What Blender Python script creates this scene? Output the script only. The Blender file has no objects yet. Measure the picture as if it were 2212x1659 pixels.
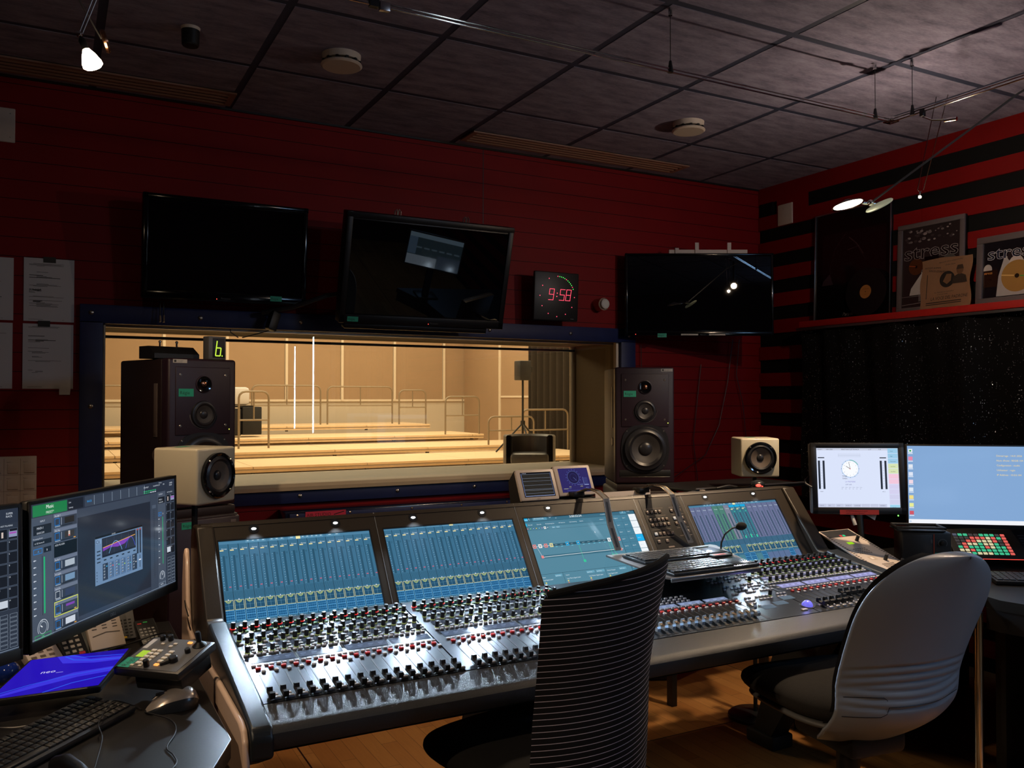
import bpy, bmesh, math, random
from mathutils import Vector as V, Matrix as MX
random.seed(7)
SC = bpy.context.scene
COL = SC.collection
PI = math.pi
# ------------------------------------------------------------------ camera, view, world
cd = bpy.data.cameras.new('camera'); cam = bpy.data.objects.new('camera', cd); COL.objects.link(cam)
cam.location = (0, 0, 1.49); cam.rotation_euler = (math.radians(90.93), 0, math.radians(-28.2))
cd.sensor_width = 36; cd.lens = 1853.3 / 2212 * 36; cd.clip_start = .05; cd.clip_end = 80
SC.camera = cam
SC.view_settings.view_transform = 'Standard'; SC.view_settings.look = 'None'
SC.view_settings.gamma = 1; SC.view_settings.exposure = 0; SC.view_settings.use_curve_mapping = False
try:
    SC.cycles.use_denoising = True; SC.cycles.sample_clamp_indirect = 4; SC.cycles.max_bounces = 6
    SC.cycles.caustics_reflective = False; SC.cycles.caustics_refractive = False
except Exception: pass
w = bpy.data.worlds.new('world'); SC.world = w; w.use_nodes = True
w.node_tree.nodes['Background'].inputs[0].default_value = (.5, .42, .45, 1); w.node_tree.nodes['Background'].inputs[1].default_value = .004

def lamp(name, kind, loc, power, color, parent=None, aim=None, radius=.02, spot=60, blend=.5, size=None):
    ld = bpy.data.lights.new(name, kind); o = bpy.data.objects.new(name, ld); COL.objects.link(o)
    ld.energy = power; ld.color = color
    if kind == 'AREA':
        ld.shape = 'RECTANGLE'; ld.size, ld.size_y = size
    else: ld.shadow_soft_size = radius
    if kind == 'SPOT': ld.spot_size = math.radians(spot); ld.spot_blend = blend
    m = MX.Translation(V(loc))
    if aim is not None: m = m @ (V(aim) - V(loc)).to_track_quat('-Z', 'Y').to_matrix().to_4x4()
    if parent is not None: o.parent = parent; m = WM(parent).inverted() @ m
    o.matrix_basis = m
    return o
def WM(o):
    m = o.matrix_basis.copy(); p = o.parent
    while p is not None: m = p.matrix_basis @ m; p = p.parent
    return m
WARM = (1, .72, .45); COOL = (.78, .9, 1)
# the studio beyond the window: its ceiling light, then an added fill
lamp('studio_light', 'AREA', (6.5, 17.5, 5.6), 1250, (1, .79, .53), aim=(6.5, 17.5, 0), size=(11, 9))
lamp('studio_light', 'AREA', (-1.5, 10.5, 4.2), 260, (1, .79, .53), aim=(3.2, 5.2, 1.3), size=(2, 2))  # unseen fill added to brighten the window reveal
# warm fill spots, added unseen overhead and behind the camera
lamp('fill_spot', 'SPOT', (-1.3, .9, 2.7), 75, WARM, aim=(.4, 2.0, .5), radius=.03, spot=70, blend=.8)
lamp('fill_spot', 'SPOT', (2.9, .25, 2.72), 16, WARM, aim=(1.9, 3.9, 1.3), radius=.03, spot=95, blend=.8)

# cool fill light, added unseen behind the camera at the right
lamp('fill_panel_light', 'AREA', (3.9, -1.1, 2.93), 27, (.32, .6, 1), aim=(2.5, 1.1, 1.0), size=(.6, .6))
# ------------------------------------------------------------------ colours and materials
def C(h, k=1.0):
    h = h.lstrip('#'); r = []
    for i in (0, 2, 4):
        c = int(h[i:i + 2], 16) / 255
        r.append((c / 12.92 if c <= .04045 else ((c + .055) / 1.055) ** 2.4) * k)
    return tuple(r)
MATS = {}
def nt(name):
    m = bpy.data.materials.new(name); m.use_nodes = True; MATS[name] = m
    return m, m.node_tree, m.node_tree.nodes['Principled BSDF']
def pm(name, col, rough=.5, metal=0, emit=None, es=0, spec=.5, coat=0, var=0, vs=30, bump=0, bs=200, alpha=1):
    m, t, b = nt(name)
    b.inputs['Base Color'].default_value = (*col, 1); b.inputs['Roughness'].default_value = rough
    b.inputs['Metallic'].default_value = metal; b.inputs['Specular IOR Level'].default_value = spec
    b.inputs['Coat Weight'].default_value = coat; b.inputs['Coat Roughness'].default_value = .08
    if emit: b.inputs['Emission Color'].default_value = (*emit, 1); b.inputs['Emission Strength'].default_value = es
    tc = t.nodes.new('ShaderNodeTexCoord')
    if var:
        n = t.nodes.new('ShaderNodeTexNoise'); n.inputs['Scale'].default_value = vs; n.inputs['Detail'].default_value = 5
        t.links.new(tc.outputs['Object'], n.inputs['Vector'])
        mx = t.nodes.new('ShaderNodeMix'); mx.data_type = 'RGBA'
        mx.inputs[6].default_value = (*[max(0, c * (1 - var)) for c in col], 1); mx.inputs[7].default_value = (*[min(1, c * (1 + var)) for c in col], 1)
        t.links.new(n.outputs['Fac'], mx.inputs[0]); t.links.new(mx.outputs[2], b.inputs['Base Color'])
    if bump:
        n = t.nodes.new('ShaderNodeTexNoise'); n.inputs['Scale'].default_value = bs; n.inputs['Detail'].default_value = 3
        t.links.new(tc.outputs['Object'], n.inputs['Vector'])
        bp = t.nodes.new('ShaderNodeBump'); bp.inputs['Strength'].default_value = bump; bp.inputs['Distance'].default_value = .002
        t.links.new(n.outputs['Fac'], bp.inputs['Height']); t.links.new(bp.outputs['Normal'], b.inputs['Normal'])
    return m
class N:  # terse node graph on one material
    def __init__(s, name): s.m, s.t, s.b = nt(name); s.tc = s.t.nodes.new('ShaderNodeTexCoord')
    def xyz(s, out='Object'):
        x = s.t.nodes.new('ShaderNodeSeparateXYZ'); s.t.links.new(s.tc.outputs[out], x.inputs[0]); return x.outputs
    def put(s, v, sock):
        if isinstance(v, (int, float)): sock.default_value = v
        elif isinstance(v, tuple): sock.default_value = (*v, 1) if len(v) == 3 else v
        else: s.t.links.new(v, sock)
    def ma(s, op, a, b=0.0, c=None):
        n = s.t.nodes.new('ShaderNodeMath'); n.operation = op; s.put(a, n.inputs[0]); s.put(b, n.inputs[1])
        if c is not None: s.put(c, n.inputs[2])
        return n.outputs[0]
    def mix(s, f, a, b):
        n = s.t.nodes.new('ShaderNodeMix'); n.data_type = 'RGBA'; s.put(f, n.inputs[0]); s.put(a, n.inputs[6]); s.put(b, n.inputs[7]); return n.outputs[2]
    def noise(s, scale, detail=4, mapscale=None):
        n = s.t.nodes.new('ShaderNodeTexNoise'); n.inputs['Scale'].default_value = scale; n.inputs['Detail'].default_value = detail
        src = s.tc.outputs['Object']
        if mapscale:
            mp = s.t.nodes.new('ShaderNodeMapping'); mp.inputs['Scale'].default_value = mapscale; s.t.links.new(src, mp.inputs[0]); src = mp.outputs[0]
        s.t.links.new(src, n.inputs['Vector']); return n.outputs['Fac']
    def line(s, coord, pitch, off, frac):  # 1 on a line of width frac*pitch
        f = s.ma('FRACT', s.ma('DIVIDE', s.ma('SUBTRACT', coord, off), pitch))
        return s.ma('LESS_THAN', f, frac)
    def bump(s, h, strength=.5, dist=.003):
        n = s.t.nodes.new('ShaderNodeBump'); n.inputs['Strength'].default_value = strength; n.inputs['Distance'].default_value = dist
        s.put(h, n.inputs['Height']); s.t.links.new(n.outputs[0], s.b.inputs['Normal'])
    def fin(s, col, rough=.5, spec=.5): s.put(col, s.b.inputs['Base Color']); s.put(rough, s.b.inputs['Roughness']); s.b.inputs['Specular IOR Level'].default_value = spec; return s.m

RED = (.20, .0025, .004)
n = N('red_planks'); x, y, z = n.xyz()
l = n.line(z, .0895, .0, .035); ns = n.noise(3, 4)
n.bump(n.ma('SUBTRACT', 1, l), .6, .004)
n.fin(n.mix(l, n.mix(ns, tuple(c * .8 for c in RED), tuple(c * 1.2 for c in RED)), (.01, .0005, .0005)), .6, .22)
pm('red_board', (.19, .003, .003), .55, spec=.25, var=.15, vs=4); pm('red_shelf', (.35, .012, .01), .45, var=.15, vs=20)
pm('wall_black', (.004, .004, .0045), .8, spec=.2, var=.3, vs=8); pm('wall_dark', (.05, .01, .012), .8, var=.2, vs=3)
pm('blue_frame', (.008, .016, .085), .5, var=.25, vs=20, bump=.2, bs=60)
n = N('ceiling_tile'); x, y, z = n.xyz()
ns = n.noise(6, 8, (1, 3, 1)); n2 = n.noise(50, 8, (1, 3, 1))
f = n.ma('SUBTRACT', n.ma('MULTIPLY_ADD', n2, .7, n.ma('MULTIPLY', ns, 1.5)), .6)
n.fin(n.mix(f, (.10, .087, .14), (.35, .33, .46)), .85); n.bump(f, .3, .004)
pm('ceiling_gap', (.035, .045, .085), .6)
n = N('parquet'); x, y, z = n.xyz()
iy = n.ma('FLOOR', n.ma('DIVIDE', x, .07)); off = n.ma('MULTIPLY', iy, .37)
l1 = n.line(x, .07, 0, .025); l2 = n.line(n.ma('ADD', y, off), .6, 0, .004)
wn = n.t.nodes.new('ShaderNodeTexWhiteNoise'); wn.noise_dimensions = '2D'; cb = n.t.nodes.new('ShaderNodeCombineXYZ')
n.put(iy, cb.inputs[0]); n.put(n.ma('FLOOR', n.ma('DIVIDE', n.ma('ADD', y, off), .6)), cb.inputs[1]); n.t.links.new(cb.outputs[0], wn.inputs[0])
gr = n.noise(14, 6, (8, .6, 1))
c = n.mix(wn.outputs[0], (.44, .19, .055), (.62, .31, .10)); c = n.mix(n.ma('MULTIPLY', gr, .5), c, (.24, .09, .025))
gl = n.ma('MAXIMUM', n.line(x, 1.2, .93, .006), n.line(y, 1.2, .62, .006))
n.fin(n.mix(gl, n.mix(n.ma('MAXIMUM', l1, l2), c, (.1, .04, .012)), (.01, .006, .004)), .38)
def gloss_glass(name, tint, ior):
    m, t, b = nt(name); t.nodes.remove(b); o = t.nodes['Material Output']
    tr = t.nodes.new('ShaderNodeBsdfTransparent'); tr.inputs[0].default_value = (*tint, 1)
    g = t.nodes.new('ShaderNodeBsdfGlossy'); g.inputs['Roughness'].default_value = 0
    fr = t.nodes.new('ShaderNodeFresnel'); fr.inputs[0].default_value = ior; mx = t.nodes.new('ShaderNodeMixShader')
    t.links.new(fr.outputs[0], mx.inputs[0]); t.links.new(tr.outputs[0], mx.inputs[1]); t.links.new(g.outputs[0], mx.inputs[2]); t.links.new(mx.outputs[0], o.inputs[0])
gloss_glass('glass', (.97, .98, .97), 1.42); gloss_glass('pane', (.95, .97, .96), 1.5)
# attribute driven: UI graphics that give off light, and print
def attr(name, emis, rough=.5, es=1.0, coat=0, spec=.5, metal=0):
    m, t, b = nt(name); a = t.nodes.new('ShaderNodeAttribute'); a.attribute_name = 'Col'
    b.inputs['Roughness'].default_value = rough; b.inputs['Coat Weight'].default_value = coat; b.inputs['Specular IOR Level'].default_value = spec; b.inputs['Metallic'].default_value = metal
    if emis:
        b.inputs['Base Color'].default_value = (.004, .004, .005, 1); t.links.new(a.outputs['Color'], b.inputs['Emission Color']); b.inputs['Emission Strength'].default_value = es
    else: t.links.new(a.outputs['Color'], b.inputs['Base Color'])
attr('ui', 1, .12, 1.0, spec=.5); attr('print', 0, .6); attr('gloss_print', 0, .12, spec=.5); attr('led', 1, .4, 1.0); attr('paint', 0, .4); attr('plastic_key', 0, .35, spec=.6)
# plain
pm('black', (.008, .008, .009), .45); pm('black_gloss', (.004, .004, .005), .06, coat=.3); pm('black_matte', (.012, .012, .013), .8, var=.3, vs=60)
pm('tv_glass', (.002, .002, .003), .012, spec=.7); pm('tv_slim', (.003, .003, .004), .12, spec=.3); pm('tv_frame', (.006, .006, .008), .38, spec=.3)
pm('dark_plastic', (.02, .02, .022), .4, bump=.15, bs=600); pm('grey_plastic', (.12, .12, .125), .45); pm('light_plastic', (.62, .6, .57), .4)
pm('console_skin', (.06, .068, .08), .31, metal=.88, var=.08, vs=90, bump=.03, bs=900)
pm('console_lip', (.045, .05, .06), .42, metal=.3, var=.2, vs=400, bump=.3, bs=700)
pm('console_bezel', (.033, .026, .02), .4, metal=.2, bump=.1, bs=500); pm('console_black', (.012, .013, .015), .3)
pm('console_under', (.012, .012, .013), .6); pm('arm_rest', (.03, .037, .046), .33, metal=.35, bump=.15, bs=800)
pm('beige', (.92, .68, .55), .38, coat=.3); pm('alu', (.5, .5, .52), .3, metal=1); pm('chrome', (.75, .74, .72), .1, metal=1); pm('steel', (.45, .42, .38), .3, metal=1)
pm('cap_silver', (.5, .55, .6), .28, metal=.6); pm('bronze_cap', (.5, .38, .28), .25, metal=.9)
pm('knob', (.006, .006, .007), .4, bump=.2, bs=900); pm('white_key', (.6, .62, .7), .38, spec=.5); pm('red_key', (.75, .03, .03), .3, spec=.7)
pm('speaker_box', (.022, .010, .018), .42, var=.1, vs=200, bump=.15, bs=800); pm('speaker_side', (.014, .006, .007), .55, bump=.1, bs=400)
pm('cone', (.04, .036, .036), .55, bump=.1, bs=300); pm('surround', (.014, .014, .018), .35); pm('cone_brown', (.12, .09, .07), .5); pm('dome', (.022, .022, .026), .3); pm('copper', (.3, .14, .08), .25, metal=1)
pm('cream', (.62, .56, .42), .33, coat=.4, var=.03, vs=20)
pm('desk_top', (.012, .011, .011), .4, var=.6, vs=260, bump=.05); pm('desk_edge', (.012, .012, .014), .4)
pm('paper', (.62, .6, .6), .8); pm('tape_black', (.01, .01, .01), .5); pm('tape_green', (.02, .36, .24), .5)
pm('plate', (.55, .47, .42), .5); pm('plate_dim', (.5, .42, .4), .55)
pm('fabric_black', (.006, .006, .006), .9, bump=.5, bs=900); pm('fabric_grey', (.018, .016, .016), .95, var=.3, vs=150, bump=.6, bs=700)
pm('shell', (.33, .37, .44), .36, var=.04, vs=12, bump=.04, bs=30, coat=.1)
pm('rubber', (.01, .01, .011), .55); pm('cable', (.012, .012, .014), .45); pm('cable_white', (.4, .38, .36), .5)
pm('mouse_silver', (.5, .44, .4), .3, metal=.6); pm('mouse_dark', (.02, .024, .03), .25)
pm('stage_wood', (.8, .6, .38), .5, var=.08, vs=3); pm('stage_edge', (.75, .55, .34), .6, var=.2, vs=12); pm('studio_panel', (.4, .27, .165), .9, var=.06, vs=1.5)
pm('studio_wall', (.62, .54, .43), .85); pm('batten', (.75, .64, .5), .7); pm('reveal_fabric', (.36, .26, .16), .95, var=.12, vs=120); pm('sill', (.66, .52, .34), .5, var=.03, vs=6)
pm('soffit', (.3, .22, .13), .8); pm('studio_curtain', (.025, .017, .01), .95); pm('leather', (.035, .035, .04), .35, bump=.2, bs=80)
pm('badge_grey', (.1, .075, .07), .5); pm('rail_steel', (.28, .22, .15), .45, metal=.3); pm('gold', (.55, .36, .12), .25, metal=1); pm('vinyl', (.006, .006, .007), .22)
pm('grille_vent', (.3, .16, .11), .5); pm('vent_dark', (.01, .006, .006), .8); pm('detector', (.6, .52, .44), .5)
pm('duct_blue', (.006, .009, .028), .2, coat=.4); pm('kraft', (.2, .1, .05), .85, var=.15, vs=8); pm('cardboard', (.05, .02, .012), .9)
pm('bulb_hot', (1, .8, .5), .3, emit=(1, .78, .5), es=40); pm('lamp_white', (1, 1, 1), .3, emit=(.85, .93, 1), es=14)
pm('daylight_gap', (1, 1, 1), .3, emit=(.75, .88, 1), es=30)
pm('glow_blue', (.2, .2, .6), .2, emit=(.17, .16, .9), es=.8); pm('lens_glass', (.5, .55, .4), .05, emit=(.6, .6, .4), es=.25); pm('lens_hot', (1, .9, .8), .3, emit=(1, .86, .66), es=9)
pm('led_green', (.1, .8, .1), .3, emit=(.15, 1, .1), es=4); pm('led_red', (.8, .05, .05), .3, emit=(1, .06, .04), es=3); pm('led_yellow', (.8, .9, .2), .3, emit=(.75, 1, .1), es=1.6)
pm('ring_glow', (.2, .22, .08), .3, emit=(.65, .8, .25), es=.22); pm('ring_red', (.8, .05, .05), .3, emit=(1, .03, .03), es=.4)
n = N('stripe_fabric'); x, y, z = n.xyz()
l = n.line(z, .0142, 0, .11); n.bump(l, .4, .002); n.fin(n.mix(l, (.004, .004, .0045), (.75, .66, .72)), .85)
n = N('glitter_curtain')
vo = n.t.nodes.new('ShaderNodeTexVoronoi'); vo.inputs['Scale'].default_value = 240; mp = n.t.nodes.new('ShaderNodeMapping'); mp.inputs['Scale'].default_value = (1, 1, .55)
n.t.links.new(n.tc.outputs['Object'], mp.inputs[0]); n.t.links.new(mp.outputs[0], vo.inputs[0])
sx = n.t.nodes.new('ShaderNodeSeparateXYZ'); n.t.links.new(vo.outputs['Color'], sx.inputs[0])
sp = n.ma('MULTIPLY', n.ma('GREATER_THAN', sx.outputs[0], .9), n.ma('LESS_THAN', vo.outputs['Distance'], .32))
n.fin(n.mix(sp, (.004, .0036, .004), (.7, .75, .8)), n.ma('MULTIPLY_ADD', sp, -.62, .9), .12); n.put(sp, n.b.inputs['Metallic'])
vn = n.t.nodes.new('ShaderNodeVectorMath'); vn.operation = 'SUBTRACT'; n.t.links.new(vo.outputs['Color'], vn.inputs[0]); vn.inputs[1].default_value = (.5, .5, .5)
v2 = n.t.nodes.new('ShaderNodeVectorMath'); v2.operation = 'SCALE'; n.t.links.new(vn.outputs[0], v2.inputs[0]); n.put(n.ma('MULTIPLY', sp, .75), v2.inputs['Scale'])
ge = n.t.nodes.new('ShaderNodeNewGeometry'); v3 = n.t.nodes.new('ShaderNodeVectorMath'); v3.operation = 'ADD'; n.t.links.new(ge.outputs['Normal'], v3.inputs[0]); n.t.links.new(v2.outputs[0], v3.inputs[1])
v4 = n.t.nodes.new('ShaderNodeVectorMath'); v4.operation = 'NORMALIZE'; n.t.links.new(v3.outputs[0], v4.inputs[0]); n.t.links.new(v4.outputs[0], n.b.inputs['Normal'])

# ------------------------------------------------------------------ mesh builder
def frame(o, x, z):  # matrix: origin o, local X along x, local Z along z
    x = V(x).normalized(); z = V(z).normalized(); y = z.cross(x).normalized(); x = y.cross(z)
    m = MX((x, y, z)).transposed().to_4x4(); m.translation = V(o); return m
def rz(a, o=(0, 0, 0)): return MX.Translation(V(o)) @ MX.Rotation(a, 4, 'Z')
class G:
    def __init__(s, T=None): s.v = []; s.f = []; s.fm = []; s.fc = []; s.T = T.copy() if T else MX.Identity(4); s.ms = []; s.m = None; s.c = None; s.flat = set()
    def mat(s, m, c=None): s.m = m; s.c = c; return s
    def add(s, vs, fs, T=None):
        b = len(s.v); T = s.T @ T if T is not None else s.T
        s.v += [T @ V(p) for p in vs]
        if s.m not in s.ms: s.ms.append(s.m)
        i = s.ms.index(s.m)
        for f in fs: s.f.append([b + k for k in f]); s.fm.append(i); s.fc.append(s.c)
        return s
    def bb(s, x0, y0, z0, x1, y1, z1, T=None):
        return s.add([(x, y, z) for z in (z0, z1) for y in (y0, y1) for x in (x0, x1)], [(0, 2, 3, 1), (4, 5, 7, 6), (0, 1, 5, 4), (2, 6, 7, 3), (0, 4, 6, 2), (1, 3, 7, 5)], T)
    def box(s, c, d, T=None): return s.bb(c[0] - d[0] / 2, c[1] - d[1] / 2, c[2] - d[2] / 2, c[0] + d[0] / 2, c[1] + d[1] / 2, c[2] + d[2] / 2, T)
    def rb(s, c, d, r=.003, T=None, seg=2):  # bevelled box
        bm = bmesh.new(); bmesh.ops.create_cube(bm, size=1)
        for v in bm.verts: v.co = V((c[0] + v.co.x * d[0], c[1] + v.co.y * d[1], c[2] + v.co.z * d[2]))
        bmesh.ops.bevel(bm, geom=bm.edges[:], offset=min(r, min(d) * .49), segments=seg, affect='EDGES', profile=.5)
        bm.verts.index_update(); n0 = len(s.f); s.add([v.co.copy() for v in bm.verts], [[v.index for v in f.verts] for f in bm.faces], T); s.flat.update(range(n0, len(s.f))); bm.free(); return s
    def lathe(s, prof, n=24, T=None, arc=None, cap=True):
        k = len(prof); vs = []; fs = []; N2 = n if not arc else n + 1
        for i in range(N2):
            a = (2 * PI * i / n) if not arc else arc[0] + (arc[1] - arc[0]) * i / n
            vs += [(r * math.cos(a), r * math.sin(a), z) for r, z in prof]
        for i in range(n):
            j = (i + 1) % N2
            for q in range(k - 1): fs.append((i * k + q, j * k + q, j * k + q + 1, i * k + q + 1))
        if not arc and cap:
            if prof[0][0] > 1e-6: fs.append([i * k for i in range(n)][::-1])
            if prof[-1][0] > 1e-6: fs.append([i * k + k - 1 for i in range(n)])
        return s.add(vs, fs, T)
    def cyl(s, p0, p1, r0, r1=None, n=16):
        p0, p1 = V(p0), V(p1); d = p1 - p0; q = d.to_track_quat('Z', 'Y').to_matrix().to_4x4(); q.translation = p0
        return s.lathe([(r0, 0), (r0 if r1 is None else r1, d.length)], n, q)
    def tube(s, pts, r, n=8, cyc=False):
        pts = [V(p) for p in pts]; k = len(pts); vs = []; up = None
        for i, p in enumerate(pts):
            a = pts[i - 1] if (i or cyc) else p; b = pts[(i + 1) % k] if (i < k - 1 or cyc) else p
            t = (b - a).normalized()
            if up is None: up = V((0, 0, 1)) if abs(t.z) < .9 else V((1, 0, 0))
            sd = t.cross(up).normalized(); up = sd.cross(t).normalized(); rr = r[i] if isinstance(r, (list, tuple)) else r
            vs += [p + (sd * math.cos(2 * PI * j / n) + up * math.sin(2 * PI * j / n)) * rr for j in range(n)]
        fs = [(i * n + j, i * n + (j + 1) % n, ((i + 1) % k) * n + (j + 1) % n, ((i + 1) % k) * n + j) for i in range(k if cyc else k - 1) for j in range(n)]
        if not cyc: fs += [list(range(n))[::-1], [(k - 1) * n + j for j in range(n)]]
        return s.add(vs, fs)
    def prism(s, poly, z0, z1, T=None):
        k = len(poly); vs = [(x, y, z0) for x, y in poly] + [(x, y, z1) for x, y in poly]
        return s.add(vs, [list(range(k))[::-1], list(range(k, 2 * k))] + [(i, (i + 1) % k, (i + 1) % k + k, i + k) for i in range(k)], T)
    def ext(s, prof, x0, x1): # profile in (y,z) extruded along x
        T = MX(((0, 0, 1, 0), (1, 0, 0, 0), (0, 1, 0, 0), (0, 0, 0, 1))); return s.prism(prof, x0, x1, T)
    def sph(s, c, r, n=16, sc=(1, 1, 1), T=None):
        pr = [(math.sin(PI * i / (n // 2)), -math.cos(PI * i / (n // 2))) for i in range(n // 2 + 1)]; pr[0] = (0, -1); pr[-1] = (0, 1)
        m = MX.Translation(V(c)) @ MX.Diagonal((r * sc[0], r * sc[1], r * sc[2], 1))
        return s.lathe(pr, n, (T @ m) if T is not None else m)
    def grid(s, fn, nu, nv):
        vs = [fn(i / nu, j / nv) for j in range(nv + 1) for i in range(nu + 1)]
        return s.add(vs, [(j * (nu + 1) + i, j * (nu + 1) + i + 1, (j + 1) * (nu + 1) + i + 1, (j + 1) * (nu + 1) + i) for j in range(nv) for i in range(nu)])
    def mesh(s, name, inv=None, smooth=35):
        me = bpy.data.meshes.new(name); vs = [tuple(inv @ p) if inv is not None else tuple(p) for p in s.v]
        me.from_pydata(vs, [], s.f)
        for m in s.ms: me.materials.append(MATS[m])
        me.polygons.foreach_set('material_index', s.fm)
        if any(c is not None for c in s.fc):
            a = me.color_attributes.new('Col', 'FLOAT_COLOR', 'CORNER'); buf = []
            for f, c in zip(s.f, s.fc): buf += list((*(c or (.5, .5, .5)), 1.0)) * len(f)
            a.data.foreach_set('color', buf)
        if smooth:
            me.polygons.foreach_set('use_smooth', [i not in s.flat for i in range(len(s.f))]); me.set_sharp_from_angle(angle=math.radians(smooth))
        me.update(); return me
    def build(s, name, parent=None, smooth=35):
        inv = WM(parent).inverted() if parent is not None else None
        o = bpy.data.objects.new(name, s.mesh(name, inv, smooth)); COL.objects.link(o)
        if parent is not None: o.parent = parent
        return o
TXC = {}
def text_geo(txt, off=0):
    if (txt, off) in TXC: return TXC[(txt, off)]
    cu = bpy.data.curves.new('t', 'FONT'); cu.body = txt; cu.size = 1; cu.resolution_u = 2; cu.fill_mode = 'BOTH'; cu.offset = off
    o = bpy.data.objects.new('t', cu); me = o.to_mesh()
    vs = [tuple(v.co) for v in me.vertices]; fs = [tuple(p.vertices) for p in me.polygons]
    o.to_mesh_clear(); bpy.data.objects.remove(o); bpy.data.curves.remove(cu)
    mn = min([v[0] for v in vs] or [0]); mxx = max([v[0] for v in vs] or [0])
    if off: mn += off; mxx -= off
    TXC[(txt, off)] = ([(v[0] - mn, v[1], 0) for v in vs], fs, mxx - mn); return TXC[(txt, off)]
class UI(G):  # flat drawing; T places the lower-left corner, units scaled by k
    def __init__(s, T, k, m='ui'): super().__init__(T); s.k = k; s.m = m; s.z = .0004
    def P(s, x, y, l): return (x * s.k, y * s.k, s.z + l * .00012)
    def r(s, x, y, w_, h, c, l=1): s.c = c; return s.add([s.P(x, y, l), s.P(x + w_, y, l), s.P(x + w_, y + h, l), s.P(x, y + h, l)], [(0, 1, 2, 3)])
    def box(s, x, y, w_, h, c, t=2, l=2):
        s.r(x, y, w_, t, c, l); s.r(x, y + h - t, w_, t, c, l); s.r(x, y, t, h, c, l); s.r(x + w_ - t, y, t, h, c, l)
    def poly(s, pts, c, l=1): s.c = c; return s.add([s.P(x, y, l) for x, y in pts], [list(range(len(pts)))])
    def ln(s, pts, t, c, l=2):
        s.c = c
        for (x0, y0), (x1, y1) in zip(pts, pts[1:]):
            d = math.hypot(x1 - x0, y1 - y0) or 1; nx, ny = -(y1 - y0) / d * t / 2, (x1 - x0) / d * t / 2
            s.add([s.P(x0 + nx, y0 + ny, l), s.P(x0 - nx, y0 - ny, l), s.P(x1 - nx, y1 - ny, l), s.P(x1 + nx, y1 + ny, l)], [(0, 1, 2, 3)])
    def ci(s, x, y, r, c, l=2, n=24, sy=1): s.poly([(x + r * math.cos(2 * PI * i / n), y + sy * r * math.sin(2 * PI * i / n)) for i in range(n)], c, l)
    def ring(s, x, y, r, t, c, l=2, n=28, a0=0, a1=2 * PI): s.ln([(x + r * math.cos(a0 + (a1 - a0) * i / n), y + r * math.sin(a0 + (a1 - a0) * i / n)) for i in range(n + 1)], t, c, l)
    def t(s, x, y, size, txt, c, l=3, al='l', sk=0, sx=1, rot=0, off=0):
        vs, fs, w_ = text_geo(txt, off); s.c = c; dx = {'l': 0, 'c': -w_ / 2, 'r': -w_}[al]; ca, sa = math.cos(rot), math.sin(rot)
        out = []
        for v in vs:
            a = (v[0] + dx) * size * sx + v[1] * size * sk; b = v[1] * size; out.append(s.P(x + a * ca - b * sa, y + a * sa + b * ca, l))
        return s.add(out, fs)
def empty(name, loc=(0, 0, 0), a=0):
    o = bpy.data.objects.new(name, None); COL.objects.link(o); o.matrix_basis = rz(a, loc); o.empty_display_size = .05; return o
def tag(o, label=None, cat=None, group=None, kind=None):
    if label: o['label'] = label
    if cat: o['category'] = cat
    if group: o['group'] = group
    if kind: o['kind'] = kind
    return o
def st(o): o['kind'] = 'structure'; return o
def inst(name, me, parent, mat):  # a part sharing mesh data; mat in world space
    o = bpy.data.objects.new(name, me); COL.objects.link(o)
    if parent is not None: o.parent = parent; o.matrix_basis = WM(parent).inverted() @ mat
    else: o.matrix_basis = mat
    return o
def dup(root, loc, a, label=None, group=None):
    r = root.copy(); COL.objects.link(r); r.matrix_basis = rz(a, loc)
    if label: r['label'] = label
    if group: r['group'] = group
    for ch in list(root.children):
        c_ = ch.copy(); COL.objects.link(c_); c_.parent = r
        for g in ch.children: d = g.copy(); COL.objects.link(d); d.parent = c_
    return r
def regie(parent, T, w_=.06, h=.026, txt='Régie', col=(.02, .36, .24)):
    u = UI(T, .001, 'print'); W_, H_ = w_ * 1000, h * 1000; u.z = .0006
    u.r(0, 0, W_, H_, col, 0); u.t(W_ * .1, H_ * .28, H_ * .62, txt, (.01, .05, .04), 2); o = u.build('tape_label', parent, 0); o['label'] = 'green tape label reading %s' % txt; return o
# ------------------------------------------------------------------ the room
XL, XR, YB, YF, ZC = -1.6, 4.5, -2.2, 4.6, 2.99
WX0, WX1, WZ0, WZ1 = .215, 3.258, 1.04, 1.85
st(G().mat('parquet').bb(XL, YB, -.05, XR, YF, 0).build('floor'))
g = G().mat('red_planks'); g.bb(XL, YF, 0, WX0, YF + .6, ZC); g.bb(WX1, YF, 0, XR + .1, YF + .6, ZC); g.bb(WX0, YF, 0, WX1, YF + .6, WZ0 - .02); g.bb(WX0, YF, WZ1 + .02, WX1, YF + .6, ZC)
g.mat('black').bb(2.268, YF - .0015, 1.95, 2.272, YF, ZC)
st(g.build('wall_front'))
g = G().mat('wall_black').bb(XR, YB, 0, XR + .1, YF, ZC)
g.mat('red_board'); zt = 2.877
ys = [YF, 3.28, 1.9, .6, -.8, YB]
def boards(z0, z1, y0=YF):
    for a, b in zip([y0] + ys[1:-1], ys[1:]): g.bb(XR - .018, b + .0015, z0, XR, a - .0015, z1)
boards(zt, ZC)
for k in range(16):
    b0 = zt - .1863 * k - .093; t0 = zt - .1863 * (k + 1)
    if k == 0: boards(b0, zt, 4.42 + .0); g.f = g.f  # the top band starts behind the little plate
    if b0 > 0: boards(max(t0, 0), b0)
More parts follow.
